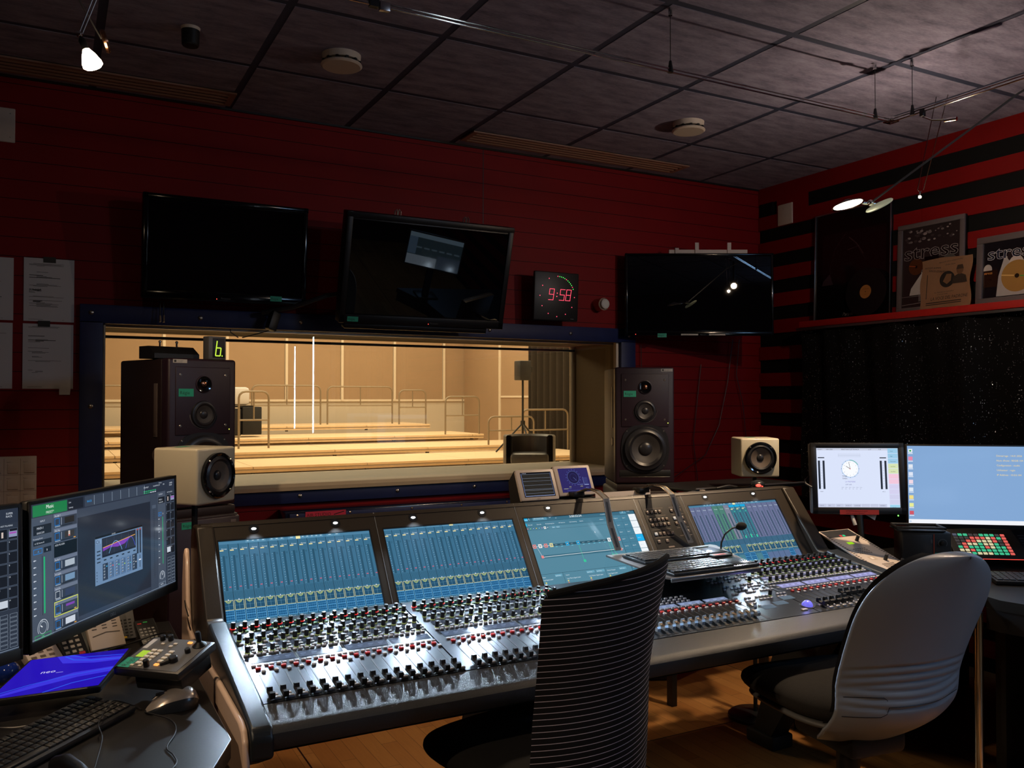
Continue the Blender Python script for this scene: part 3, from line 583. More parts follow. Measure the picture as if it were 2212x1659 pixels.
def p2(u, W_, H_):
    u.r(0, 0, W_, H_, C('#2a2224'), 0); rnd = random.Random(4)
    for _ in range(46): u.ci(rnd.uniform(40, W_ - 40), H_ - rnd.uniform(40, 110), rnd.uniform(4, 15), C(rnd.choice(['#6a6264', '#3a3234', '#8a8284'])), 1, n=7, sy=.6)
    u.t(W_ / 2, H_ - 212, 118, 'stress', C('#807a7c'), 2, 'c', sx=1.25, off=.022); u.t(W_ / 2, H_ - 212, 118, 'stress', C('#1c1618'), 4, 'c', sx=1.25, off=-.004)
    for q, c_ in ((120, '#4a2a18'), (330, '#4c4a48')): u.ci(q, 265, 48, C(c_), 2, 32); u.ci(q, 265, 8, C('#1a1414'), 3)
    u.ln([(75, 275), (118, 266)], 4, C('#9a4a2a'), 3); u.ln([(290, 265), (330, 262), (375, 245)], 4, C('#3a8a3a'), 3)
    u.r(175, 225, 90, 90, C('#0c0a0c'), 3); person(u, 220, 232, .8, C('#7a7474'), C('#3a3436'))
    u.poly([(80, 100), (170, 100), (180, 140), (188, 190), (196, 225), (172, 235), (150, 215), (118, 175), (90, 140)], C('#a8a2a0'), 2); u.ci(180, 228, 25, C('#a8a2a0'), 3, sy=.85); u.poly([(190, 218), (222, 210), (220, 228), (198, 240)], C('#989290'), 3); u.ci(165, 236, 10, C('#5a5456'), 4); u.ci(188, 234, 3, C('#1a1618'), 5)
    u.r(20, 92, 190, 2, C('#777777'), 3); u.r(140, 60, 90, 60, C('#5a5456'), 2); u.ln([(30, 45), (160, 52)], 3, C('#7a7476'))
def p3(u, W_, H_):
    u.r(0, 0, W_, H_, C('#17141a'), 0)
    u.t(60, H_ - 128, 94, 'stress', C('#b4b0b4'), 7, sx=1.25, off=.022); u.t(60, H_ - 128, 94, 'stress', C('#1c2030'), 8, sx=1.25, off=-.002)
    u.poly([(110, 40), (330, 40), (330, 250), (150, 250), (120, 150)], C('#a29c9c'), 1); u.ci(220, 250, 55, C('#2a2022'), 2, sy=.7); u.ci(215, 205, 40, C('#b8aca8'), 3, sy=1.1); u.ci(60, 190, 24, C('#b0a8a4'), 3, sy=1.2)
    u.r(35, 95, 80, 90, C('#2c1a14'), 4); u.t(40, 165, 20, 'stress', C('#c88a4a'), 5); person(u, 75, 98, .6, C('#8a5a3a'), C('#3a2418'))
    u.ci(220, 140, 84, C('#9a7440'), 5, 40); u.ci(220, 140, 12, C('#2a2018'), 6); u.ln([(136, 152), (205, 143)], 5, C('#d8b070'), 6); u.ln([(235, 138), (300, 132)], 5, C('#3aa84a'), 6)
pic(3.98 + .06, 3.455, 1.99, 2.69, .007, 'alu', 'tall dark framed poster with a vinyl record in front', p1)
pic(3.41, 2.985, 1.99, 2.512, .028, 'pic_frame', 'grey framed poster reading stress with a white dog', p2)
pic(2.915, 2.46, 1.99, 2.36, .035, 'pic_frame', 'grey framed poster reading stress with a gold disc, at the right edge', p3)
t = empty('vinyl_record', (4.38, 3.6, 2.13)); tag(t, 'black vinyl record with an orange label leaning on the tall dark poster', 'record')
TV_ = frame((4.395, 3.605, 2.142), (0, -1, 0), (-1, 0, .1)); G(TV_).mat('vinyl').lathe([(.15, 0), (.15, .002)], 48).build('disc', t)
u = UI(TV_ @ MX.Translation((0, 0, .0022)), .001, 'gloss_print'); u.ci(0, 0, 42, C('#a06a38'), 1, 32); u.ci(0, 0, 3, C('#111111'), 2, 10); u.t(0, 14, 8, 'ORCHESTRA', C('#3a2410'), 3, 'c'); u.t(0, -18, 6, '45 giri', C('#3a2410'), 3, 'c')
for r_ in range(52, 146, 8): u.ring(0, 0, r_, .5, C('#1c1b1e'), 1, 48)
u.build('label', t, 0)
t = empty('record_sleeve', (4.37, 3, 1.99)); tag(t, 'worn brown paper record sleeve leaning against the framed posters', 'record sleeve')
TS = frame((4.385, 3.225, 1.99), (0, -1, 0.02), (-1, 0, .12)); W_, H_ = 310, 285
g = G(TS).mat('kraft'); g.grid(lambda a_, b_: ((a_ * .305 + .006 * math.sin(b_ * 9)), b_ * .285 + .006 * math.sin(a_ * 5), .004 + .002 * math.sin(a_ * 17 + b_ * 7)), 14, 14); g.build('sleeve', t)
u = UI(TS @ MX.Translation((0, 0, .0065)), .001, 'print'); k = C('#170f0a')
u.ci(165, 160, 46, k, 1, 32); u.poly([(140, 150), (160, 190), (190, 188), (188, 150), (165, 132)], C('#6a4a30'), 2); person(u, 240, 130, 1.5, C('#5a3a22'), C('#2a1c12'))
u.t(70, 48, 26, 'LA VOCE DEL PADRONE', k, sk=.1, sx=.78); u.r(40, 32, 215, 5, k); u.r(40, 22, 215, 4, k); u.t(22, 236, 15, 'ARTISTI SOMMI', k, rot=-.1); u.t(50, 218, 15, 'RIPRODUZIONI PERFETTA', k, rot=-.18, sx=.8); u.t(110, 258, 12, 'Apparecchi radio e radiogrammofoni', k, sk=.3, sx=.8, rot=.03); u.t(150, 240, 12, 'di alta classe', k, sk=.3); u.t(90, 88, 9, 'Soc. Nazionale del Grammofono', k); u.t(110, 76, 9, 'le voci piu celebri', k); u.ln([(40, 60), (42, 200)], 4, k)
u.build('print', t, 0)
# ------------------------------------------------------------------ light rail and lamps
RZ, RY, RX = 2.755, 2.6, 3.345
t = empty('light_rail', (RX, RY, RZ)); tag(t, 'thin chrome twin light rail hanging below the ceiling', 'light rail')
for dz in (0, -.012): G().mat('chrome').tube([(-1.5, RY, RZ + dz), (RX, RY, RZ + dz), (RX, -1.5, RZ + dz)], .0045, 8).build('rail', t)
G().mat('chrome').rb((RX, RY, RZ - .006), (.05, .05, .022), .004).build('corner_joint', t)
for hx, hy in ((2.085, RY), (3.24, RY), (RX, 2.49), (.5, RY), (RX, 1.2)):
    G().mat('cable').tube([(hx, hy, RZ), (hx, hy, ZC)], .0015, 6).build('suspension_wire', t); G().mat('chrome').cyl((hx, hy, ZC - .03), (hx, hy, ZC), .008, n=12).build('ceiling_cup', t)
    G().mat('black').cyl((hx, hy, RZ - .015), (hx, hy, RZ + .03), .012, .005, 10).build('clamp', t)
tag(G().mat('alu').rb((.93, RY, RZ - .012), (.035, .02, .03), .003).mat('black').bb(.88, RY - .01, RZ - .02, .91, RY + .01, RZ + .02).build('rail_connector'), 'small connector block clipped on the light rail at the top', 'connector')
# spot with two rods, bulb near the striped wall
L2 = V((3.404, 2.50, 2.386)); t = empty('rod_spotlight', (RX, 2.35, RZ)); tag(t, 'bare bulb spotlight hanging on two thin rods from the rail', 'spotlight')
G().mat('chrome').tube([(3.34, 2.37, RZ + .03), (3.395, 2.505, L2.z + .03)], .002, 6).build('rod', t); G().mat('chrome').tube([(3.36, 2.33, RZ + .03), (3.415, 2.49, L2.z + .03)], .002, 6).build('rod', t)
G().mat('chrome').cyl(L2 + V((0, 0, .010)), L2 + V((0, 0, .022)), .004, .004).tube([L2 + V((-.01, 0, .028)), L2 + V((0, 0, .022)), L2 + V((.012, 0, .028))], .0015, 6).build('socket', t)
G().mat('bulb_hot').sph(L2, .0065, 12).build('bulb', t)
lamp('rod_spotlight_light', 'POINT', L2, 44, (1, .76, .55), parent=t, radius=.008)
t = empty('rail_clip', (RX, 2.42, RZ)); tag(t, 'empty lamp holder clipped to the rail near its corner', 'lamp holder')
G().mat('black').rb((RX, 2.44, RZ - .02), (.02, .02, .03), .003).build('clip', t); G().mat('chrome').tube([(RX, 2.44, RZ - .035), (RX + .01, 2.4, RZ - .06), (RX + .02, 2.34, RZ - .075)], .004).build('arm', t); G().mat('chrome').cyl((RX + .02, 2.35, RZ - .075), (RX + .03, 2.3, RZ - .08), .009).build('sleeve', t)
for (x_, y_, z_), l_ in (((2.9, .25, 2.72), 'small round spotlight on the ceiling behind the camera, right of the two'), ((-1.3, .9, 2.7), 'small round spotlight on the ceiling behind the camera, left of the two')):  # unseen fixtures added to house the warm fill spots
    k_ = empty('fill_spot_fixture', (x_, y_, ZC)); tag(k_, l_, 'spotlight', 'ceiling spotlights behind the camera'); G().mat('black').cyl((x_, y_, z_ + .05), (x_, y_, ZC), .012).build('stem', k_); G(MX.Translation((x_, y_, z_))).mat('black').lathe([(.036, .035), (.045, .06), (0, .065)], 20).build('housing', k_)
# disc lamp on a long arm with a counter disc
D = V((2.93, 2.49, 2.303)); t = empty('disc_lamp', D); tag(t, 'disc lamp with a second glass disc on a long grey arm', 'spotlight')
TD = frame(D, (1, 0, 0), (-.1, .2, 1)); G(TD).mat('chrome').lathe([(.062, -.004), (.066, -.007), (.066, -.003), (.05, .003), (.022, .012), (.010, .018), (0, .019)], 32).build('reflector', t)
G(TD).mat('lens_hot').lathe([(0, -.006), (.058, -.005), (.06, -.003)], 32).build('lens', t)
TD2 = frame((3.062, 2.44, 2.30), (.75, -.35, .6), (-.55, .1, .9)); G(TD2).mat('lens_glass').lathe([(.055, -.004), (.058, 0), (.055, .004)], 32).build('glass_disc', t)
G().mat('chrome').cyl(D + V((.05, 0, .01)), (3.06, 2.46, 2.31), .007).sph((3.035, 2.462, 2.312), .014).build('joint', t)
G().mat('grey_plastic').tube([(3.035, 2.462, 2.312), (3.25, 1.96, 2.655), (RX, 1.75, RZ)], .0045).build('arm', t)
lamp('disc_lamp_light', 'SPOT', D + V((0, 0, -.012)), 110, (1, .72, .45), parent=t, aim=D + V((-.3, .22, -1)), radius=.03, spot=105, blend=.7)
# left bulb lamp
B = V((.083, 2.62, 2.43)); t = empty('bulb_lamp', B); tag(t, 'glowing reflector bulb hanging from two rods at the upper left', 'spotlight')
TB = frame(B, (1, 0, 0), (-.38, .0, .9)); G(TB).mat('bulb_hot').lathe([(0, -.034), (.02, -.032), (.0265, -.026), (.026, -.018), (.018, .004), (.010, .018), (.008, .022)], 24).build('bulb', t)
G(TB).mat('black').lathe([(.009, .02), (.010, .045), (.006, .052)], 12).build('socket', t); G(TB).mat('chrome').sph((0, 0, .062), .009, 12).build('joint', t)
q = TB @ V((0, 0, .065)); G().mat('alu').tube([q, (.105, RY, 2.63), (.12, RY, RZ)], .002, 6).tube([q + V((.008, 0, 0)), (.115, RY, 2.63), (.128, RY, RZ)], .002, 6).build('rod', t)
G().mat('alu').tube([(.115, 2.66, 2.50), (.0, 2.62, 2.68), (-.06, RY, RZ)], .0025, 6).build('rod', t)
G(frame((.125, 2.66, 2.495), (0, 1, 0), (.93, -.1, .3))).mat('copper').lathe([(.03, -.006), (.033, 0), (.03, .006)], 24).build('filter_disc', t)
lamp('bulb_lamp_light', 'SPOT', B + V((.015, 0, -.05)), 34, WARM, parent=t, aim=B + V((.35, .3, -1)), radius=.02, spot=110, blend=.6)
lamp('bulb_glow', 'POINT', B + V((.0, 0, -.045)), .8, WARM, parent=t, radius=.02)
# ------------------------------------------------------------------ mixing console
SL = .1574
def zs(y): return .782 + (y - 2.03) * SL
def SF(x, y, h=0): m = frame((x, y, zs(y)), (1, 0, 0), (0, -SL, 1)); return m @ MX.Translation((0, 0, h)) if h else m
def SCR(x, v=0, h=0):  # screen plane, origin at screen bottom
    m = frame((x, 2.566, .833), (1, 0, 0), (0, -.8165, .577)); return m @ MX.Translation((0, v, h))
con = empty('mixing_console', (1.6, 2.3, 0)); tag(con, 'large black mixing console with four angled screens', 'mixing console')
X0, X1 = .43, 2.80
g = G().mat('console_under'); g.ext([(1.95, .70), (2.03, .772), (2.50, .846), (2.56, .80), (2.75, 1.06), (2.80, 1.085), (2.845, 1.02), (2.85, .74), (2.5, .62), (2.05, .66)], X0, X1); g.build('body', con)
g = G().mat('console_lip'); g.ext([(1.945, .705), (1.925, .715), (1.916, .735), (1.918, .752), (1.928, .762), (1.945, .767), (2.029, .781), (2.029, .74), (1.97, .70)], X0 + .002, X1 - .002); g.build('front_rest', con)
bays = [(.437, .949), (.953, 1.477), (1.482, 2.243), (2.247, 2.797)]
for a, b in bays:
    g = G().mat('console_skin'); g.ext([(2.031, .772), (2.031, .7823), (2.505, .8568), (2.525, .852), (2.53, .84), (2.5, .83)], a, b); g.build('control_panel', con)
# housing with screen openings
screens = [(.444, .926), (.969, 1.46), (1.50, 1.995), (2.257, 2.742)]; HB = [(.437, .948), (.952, 1.478), (1.483, 2.008), (2.243, 2.80)]
for (a, b), (c_, d_) in zip(screens, HB):
    g = G().mat('console_bezel'); T = SCR(0); t0 = .010
    for (x0, y0, x1, y1) in ((c_, .272, d_, .331), (c_, -.02, a, .272), (b, -.02, d_, .272), (a, -.02, b, -.001)): g.bb(x0, y0, -.02, x1, y1, .006, T)
    g.mat('console_black')
    for (x0, y0, x1, y1) in ((a, .268, b, .272), (a, 0, a + .003, .27), (b - .003, 0, b, .27)): g.bb(x0, y0, .0, x1, y1, .0065, T)
    g.build('screen_bezel', con, 0)
g = G().mat('console_bezel').bb(2.010, -.02, -.02, 2.241, .331, .006, SCR(0)); g.mat('console_black').bb(2.03, .0, .006, 2.225, .31, .007, SCR(0)); g.build('button_panel', con)
g = G().mat('console_bezel'); g.ext([(2.742, 1.096), (2.748, 1.103), (2.80, 1.10), (2.84, 1.07), (2.83, 1.05), (2.78, 1.07)], .40, 2.83); g.build('top_cap', con)
for a in (.9505, 1.4805, 2.0095, 2.242):
    G().mat('cap_silver').bb(a - .0006, -.02, .004, a + .0006, .33, .0068, SCR(0)).build('seam_trim', con)
g = G().mat('black')
for a in (.46, .60, .75, .90, .975, 1.1, 1.22, 1.34, 1.46, 1.505, 1.53, 1.70, 1.80, 1.98, 2.03, 2.22, 2.27, 2.33, 2.50, 2.78): g.lathe([(.0028, 0), (.0028, .0005)], 10, SCR(a, .322, .0062))
g.build('screw', con)
# cheeks and armrests
def cheek(x0, x1, m): return G().mat(m)
prof = [(1.96, .62), (1.925, .65), (1.915, .69), (1.925, .74), (1.945, .762), (1.98, .772), (2.3, .778), (2.70, .772), (2.79, .79), (2.82, .86), (2.845, .99), (2.87, 1.02), (2.90, 1.0), (2.92, .9), (2.92, .60), (2.45, .58), (2.1, .60)]
for x0, x1 in ((.370, .385), (2.868, 2.885)):
    g = G().mat('beige' if x0 < 1 else 'console_under'); g.ext(prof, x0, x1); o = g.build('side_panel', con)
    bv = o.modifiers.new('b', 'BEVEL'); bv.width = .007; bv.segments = 3; bv.limit_method = 'ANGLE'
prof2 = [(1.915, .70), (1.912, .745), (1.925, .766), (1.945, .773), (2.03, .789), (2.46, .857), (2.50, .868), (2.50, .75), (2.05, .64)]
for x0, x1 in ((.385, .436), (2.80, 2.868)):
    g = G().mat('arm_rest'); g.ext(prof2, x0, x1); o = g.build('arm_rest', con)
    bv = o.modifiers.new('b', 'BEVEL'); bv.width = .008; bv.segments = 3; bv.limit_method = 'ANGLE'
for x0, x1 in ((.385, .437), (2.80, 2.868)):
    g = G().mat('console_bezel'); g.ext([(2.50, .75), (2.50, .855), (2.545, .86), (2.735, 1.10), (2.80, 1.10), (2.84, 1.06), (2.84, .75)], x0, x1); o = g.build('housing_side', con)
    bv = o.modifiers.new('b', 'BEVEL'); bv.width = .006; bv.segments = 2; bv.limit_method = 'ANGLE'
G().mat('cable').tube([(.369, 2.84, .86), (.366, 2.80, .85), (.369, 2.76, .83)], .002).build('cable_tie', con)
# legs
for x in (1.30, 2.74):
    g = G().mat('console_under'); g.ext([(2.35, .64), (2.62, .62), (2.80, .06), (2.70, .06)], x - .05, x + .05); g.build('leg', con)
    G().mat('console_under').rb((x, 2.76, .03), (.12, .16, .06), .01).build('foot', con)
G().mat('console_under').rb((2.02, 2.70, .56), (1.4, .04, .06), .01).build('cross_beam', con)
# ---- work lamps
for x in (.556, .815, 1.085, 1.346, 1.617, 1.882, 2.365, 2.628):
    T = SCR(x, .302, .006)
    k = G(T).mat('console_black').lathe([(.016, 0), (.016, .001)], 20).mat('lamp_white').sph((0, 0, .001), .007, 14, (1.1, .55, .4)).build('work_lamp', con)
    lamp('work_lamp_light', 'SPOT', T @ V((0, .0, .02)), 12 if x < 1.5 else (4.5 if x < 2 else 7), (.66, .83, 1), parent=k, aim=(x + .0, 2.17, .8), radius=.009, spot=125, blend=.9)
# ---- channel strips: shared meshes
knob = G().mat('knob').lathe([(.0062, .002), (.0062, .0165), (.0056, .019), (0, .0192)], 14).mat('ring_glow').lathe([(.0074, 0), (.0074, .0012), (.0062, .0014)], 16).mat('cap_silver').bb(-.0006, 0, .0185, .0006, .006, .0196)
knobr = G().mat('knob').lathe([(.0062, .002), (.0062, .0165), (.0056, .019), (0, .0192)], 14).mat('ring_red').lathe([(.0088, 0), (.0088, .0016), (.0066, .002)], 16)
wkey = G().mat('white_key').rb((0, 0, .002), (.0115, .0072, .0055), .0022); skey = G().mat('white_key').rb((0, 0, .002), (.0108, .0105, .007), .003)
rkey = G().mat('red_key').rb((0, 0, .0025), (.013, .009, .006), .002)
bar = G().mat('white_key').rb((0, 0, .003), (.0175, .0095, .0075), .003); 
gkey = G().mat('plastic_key', (.25, .5, .28)).rb((0, 0, .0018), (.0095, .0065, .004), .0015)
fader = G().mat('black').ext([(-.019, .006), (-.021, .014), (-.019, .020), (-.012, .021), (-.007, .013), (0, .0105), (.007, .013), (.011, .021), (.016, .021), (.019, .016), (.018, .006)], -.0062, .0062).bb(-.002, -.006, -.002, .002, .006, .007)
faderg = G().mat('cap_silver').ext([(-.017, .006), (-.018, .016), (-.014, .0215), (-.011, .017), (0, .0125), (.011, .017), (.014, .0215), (.018, .016), (.017, .006)], -.006, .006).mat('bronze_cap').bb(-.0055, -.0105, .0162, .0055, .0105, .0168)
for g_ in (fader, faderg): g_.v = [V((v.x, v.y, v.z)) for v in g_.v]
MS = {id(q): q.mesh(nm) for q, nm in ((knob, 'rotary_knob'), (knobr, 'rotary_knob_red'), (wkey, 'push_button'), (skey, 'push_button_square'), (rkey, 'red_button'), (bar, 'select_bar'), (gkey, 'lit_button'), (fader, 'fader_cap'), (faderg, 'fader_cap_light'))}
COLMATS = {}
def scatter(name, items, limit=100, parent=None):  # items: (proto, matrix[, colour mesh])
    parent = parent or con; items = sorted(items, key=lambda i: (i[1].translation - V((0, 0, 1.49))).length)
    for q, m in items[:limit]: inst(name, MS[id(q)], parent, m)
    rest = items[limit:]
    if rest:
        g = G(); inv = MX.Identity(4)
        for q, m in rest:
            b = len(g.v); g.v += [m @ p for p in q.v]
            for f, fm_, fc in zip(q.f, q.fm, q.fc):
                mn_ = q.ms[fm_]
                if mn_ not in g.ms: g.ms.append(mn_)
                g.f.append([b + k for k in f]); g.fm.append(g.ms.index(mn_)); g.fc.append(fc)
        o = g.build(name, parent); o['kind'] = 'stuff'
ch = [(.4585 + .03175 * i, 0, i) for i in range(16)] + [(.9935 + .0313 * i, 1, i) for i in range(16)] + [(2.30 + .0313 * i, 3, i) for i in range(16)]
K, W, R_, L_, S_, F_ = [], [], [], [], [], []
rnd = random.Random(12)
for x, b, i in ch:
    for dy, dx, q in ((2.466, -.012, knobr), (2.440, .003, knob), (2.388, -.010, knob), (2.362, .006, knob), (2.306, -.004, knob)): K.append((q, SF(x + dx, dy)))
    L_ += [(gkey, SF(x + .003, 2.468)), (gkey, SF(x - .012, 2.437))]
    W += [(wkey, SF(x + .006, 2.392)), (wkey, SF(x - .010, 2.358)), (wkey, SF(x + .011, 2.334)), (wkey, SF(x + .011, 2.318)), (wkey, SF(x + .011, 2.302)), (wkey, SF(x + .003, 2.288)), (wkey, SF(x - .012, 2.288)), (wkey, SF(x - .006, 2.222)), (wkey, SF(x + .008, 2.222))]
    R_.append((rkey, SF(x + .002, 2.205))); W.append((skey, SF(x + .012, 2.188)))
    yk = 2.055
    if b == 3: yk = 2.12 if i in (5, 6, 7, 8) else 2.075
    F_.append((fader, SF(x, yk))); S_.append((bar, SF(x + .0135, 2.045))); W.append((skey, SF(x + .0135, 2.062)))
cf = [(1.60 + .0285 * i) for i in range(16)]
for i, x in enumerate(cf):
    F_.append((faderg, SF(x, 2.075 if i < 15 else 2.12))); R_.append((rkey, SF(x + .002, 2.19)))
    W.append((skey, SF(x + .002, 2.176))); W.append((wkey, SF(x, 2.205))); W.append((wkey, SF(x + .013, 2.207)))
for j in range(13):      # the centre section
    for i in range(14):
        x = 2.062 + .0162 * i; y = 2.135 + .0215 * j
        if (i * 7 + j * 3) % 9 != 0 and j % 5 != 4 and (i + j // 2) % 5 != 4 and not (j < 2 and i > 1): W.append((wkey, SF(x, y)))
for i in range(15):
    for j in range(3): W.append((wkey, SF(1.56 + .022 * i, 2.245 + .018 * j)))
for x, y in ((1.62, 2.35), (1.68, 2.33), (1.74, 2.37), (1.56, 2.31), (1.66, 2.40), (2.19, 2.20), (2.22, 2.33)): K.append((knob, SF(x, y)))
scatter('rotary_knob', K); scatter('push_button', W); scatter('mute_button', R_, 100); scatter('lit_button', L_, 100); scatter('select_bar', S_, 100); scatter('fader_cap', F_, 100)
# slots, separators, strip displays, black glass fields
sl = G().mat('black').bb(-.0018, .02, .0002, .0018, .132, .0007).bb(-.0062, -.008, .0002, .0062, .024, .0008).mesh('fader_slot', smooth=0)  # slot, plus a wider black patch for the shadowed recess behind the fader
for x, b, i in ch: inst('fader_slot', sl, con, SF(x, 2.045))
for x in cf: inst('fader_slot', sl, con, SF(x, 2.05))
m1 = G().mat('cap_silver').bb(-.0004, .0, .0002, .0004, .47, .0006).mesh('seam_line', smooth=0); m2 = G().mat('cap_silver').bb(-.013, .0, .0002, .013, .0016, .0008).mesh('number_line', smooth=0)
for x, b, i in ch:
    if i % 4 == 0 and i: inst('seam_line', m1, con, SF(x - .015, 2.033))
for x in cf[::2]: inst('number_line', m2, con, SF(x, 2.036))
for x0, x1 in ((.442, .944), (.978, 1.474), (2.285, 2.79)): G().mat('black_gloss').bb(x0, 0, .0002, x1, .052, .0006, SF(0, 2.425)).build('glass_strip', con, 0)
G().mat('black_gloss').bb(1.5, 0, .0002, 1.94, .13, .0006, SF(0, 2.30)).build('glass_strip', con, 0)
def disp(x0, x1, y0, y1, c, nm='label_display', tx=None):
    u = UI(SF(x0, y0), .001); u.z = .0008; w_ = (x1 - x0) * 1000; h = (y1 - y0) * 1000; u.r(0, 0, w_, h, c, 0)
    if tx:
        for q in range(tx): u.r(w_ * (q + .2) / tx, h * .55, w_ * .5 / tx, h * .1, tuple(k * 2.2 for k in c), 1); u.r(w_ * (q + .2) / tx, h * .3, w_ * .3 / tx, h * .08, tuple(k * 1.8 for k in c), 1)
    u.build(nm, con, 0)
for x0 in (.448, .985, 2.29):
    for q in range(4):
        a = x0 + .1265 * q
        disp(a, a + .116, 2.240, 2.272, (.09, .125, .2) if x0 < 2 else (.3, .3, .55), tx=4)
        disp(a, a + .118, 2.405, 2.421, (.05, .065, .1) if x0 < 2 else (.22, .22, .4)); disp(a, a + .118, 2.326, 2.348, (.045, .06, .09) if x0 < 2 else (.25, .25, .45))
for q in range(4): disp(1.60 + .107 * q, 1.695 + .107 * q, 2.212, 2.238, (.2, .25, .4), tx=3)
for a, y in ((2.075, 2.105), (2.145, 2.12), (2.205, 2.15)): disp(a, a + .055, y, y + .028, (.12, .16, .2))
# trackball, joystick
Tb = SF(2.245, 2.085); b = G(Tb).mat('black').lathe([(.026, 0), (.024, .002)], 28).build('trackball_ring', con); G(Tb).mat('glow_blue').sph((0, 0, .0), .019, 24).build('trackball', con)
lamp('trackball_light', 'POINT', Tb @ V((0, 0, .03)), .02, (.3, .3, 1), parent=b, radius=.01)
for x, y in ((2.205, 2.06), (2.30, 2.075)): G(SF(x, y)).mat('light_plastic').rb((0, 0, .002), (.024, .012, .005), .002).build('trackball_key', con)
Tj = SF(1.80, 2.345); j = G(Tj).mat('black').lathe([(.03, 0), (.012, .008), (.008, .012)], 20).build('joystick_boot', con); G(Tj).mat('knob').cyl((0, 0, .008), (.004, .004, .05), .0035, .0045, 12).build('joystick', con)
# ---- button panel keys right of the centre screen
k1 = G().mat('plastic_key', (.16, .12, .1)).rb((0, 0, .002), (.014, .0135, .004), .002); k2 = G().mat('plastic_key', (.7, .8, .95)).rb((0, 0, .002), (.014, .0135, .004), .002)
MS[id(k1)] = k1.mesh('panel_key'); MS[id(k2)] = k2.mesh('panel_key_lit'); P_ = []
rows = [(.252, [0, 1, 2, 3, 6, 7, 8]), (.218, [0, 1, 2, 3, 4, 6, 7, 8]), (.196, [0, 1, 2, 3, 4, 6, 7, 8]), (.158, [0, 1, 2, 3, 4, 7, 8]), (.126, [0, 2]), (.066, [0, 1, 3, 4, 7, 8]), (.04, [0, 1, 3])]
for y, xs in rows:
    for q in xs: P_.append((k2 if (y, q) in ((.158, 0), (.066, 0), (.218, 6)) else k1, SCR(2.05 + .0195 * q, y, .007)))
scatter('panel_key', P_)
u = UI(SCR(0, 0, .0072), .001, 'print'); k = (.3, .24, .2)
for y in (266, 234, 176, 142): u.r(2040, y, 90, 1.5, k); u.r(2160, y, 60, 1.5, k)
u.r(2085, 98, 28, 6, k); u.r(2046, 84, 24, 4, k); u.r(2090, 86, 22, 3, k); u.r(2178, 88, 26, 5, k); u.build('panel_print', con, 0)
# ---- screen graphics
def fsc(x0, x1, kind):
    T = SCR(x0, 0, .001); u = UI(T, (x1 - x0) / 1920); H_ = 1080
    bg, trk, dk = C('#3b6d8b'), C('#28526a'), C('#10242f')
    pur = C('#666f92'); u.r(0, 0, 1920, H_, bg, 0); u.r(0, 1030, 1920, 50, C('#4d80a0'), 1)
    for x, w_ in ((330, 58), (392, 58), (454, 58), (516, 58), (620, 58), (682, 58), (744, 58), (850, 92), (1010, 52), (1068, 52), (1126, 52), (1184, 52), (1242, 52), (1340, 86), (1434, 80)): u.r(x, 1034, w_, 50 if w_ < 90 else 46, C('#5e93b2'), 2); u.r(x + w_ * .3, 1054, w_ * .4, 8, C('#cfe6f4'), 3)
    u.r(948, 1032, 56, 52, C('#f5ecaf'), 3)
    for i in range(16):
        x = i * 120; cb_ = bg; ac = 1
        if kind == 4:
            cb_ = C('#4c8074') if i in (4, 5) else (C('#7c8296') if i == 6 else (C('#3a7688') if i in (7, 8, 9) else pur))
            u.r(x, 420, 120, 610, cb_, 1); u.r(x, 0, 120, 150, C('#5a7096') if i > 9 else C('#4a7f8e'), 1); ac = i in (7, 8, 9)
        u.r(x, 0, 5, 1030, dk, 2); tk = trk if kind < 4 else C('#3c5068')
        u.r(x + 46, 430, 26, 450, tk, 2)
        if kind < 4 or ac: u.r(x + 20, 942, 44, 14, C('#f0e0a0'), 3); 
        u.t(x + 40, 962, 24, 'Group', C('#d8e8f0'), 3)
        if kind == 4 and ac: u.r(x + 4, 990, 112, 36, C('#12a8e0'), 3); u.r(x + 66, 430, 22, 40 + 20 * (i == 8), C('#38e0b0'), 4); u.r(x + 70, 900, 20, 12, C('#38e0b0'), 4)
        for q in range(14): u.r(x + 26, 440 + q * 32, 12 if q % 2 else 7, 5 if q < 8 else 4, C('#9cc4dc') if kind < 4 else C('#9aa8cc'), 3)
        if kind < 4: u.r(x + 86, 470, 24, 10, C('#d86078'), 3); u.r(x + 80, 850, 22, 5, trk, 3); u.r(x + 80, 864, 22, 5, trk, 3)
        elif ac: u.r(x + 100, 470, 12, 8, C('#e07080'), 3)
        for q in range(9): u.r(x + 12 + q * 12, 330, 4, 90, tk, 2)
        if kind == 4 and i < 1: continue
        if kind < 4 or i != 6:
            u.r(x + 6, 190, 108, 120, C('#22506e'), 2); u.box(x + 6, 190, 108, 120, C('#e8e4a8'), 4, 4)
            u.ring(x + 60, 308, 30, 6, C('#c8d880'), 5, 14, PI, 2 * PI); u.ring(x + 60, 308, 18, 5, C('#c8d880'), 5, 12, PI, 2 * PI); u.r(x + 56, 306, 8, 18, C('#e8f0ff'), 6)
            u.r(x + 6, 245, 108, 2, C('#6898b0'), 3); u.r(x + 58, 190, 3, 120, C('#6898b0'), 3)
        if kind < 4 or i in (6, 7, 9, 14):
            y0 = 60 if kind < 4 else 50
            u.r(x + 6, y0, 108, 124, C('#1f5a86'), 2); u.box(x + 6, y0, 108, 124, C('#6ab8f0'), 4, 4)
            for q in (1, 2, 3): u.r(x + 6, y0 + 31 * q, 108, 2 if q != 2 else 5, C('#6ab8f0'), 3); u.r(x + 6 + 27 * q, y0, 2, 124, C('#4a90c0'), 3)
        u.t(x + 40, 26, 22, 'Kanal %d' % (i + 1) if kind < 4 else 'Sum', C('#e0f0fa'), 3, sx=.7)
    u.build('screen', con, 0)
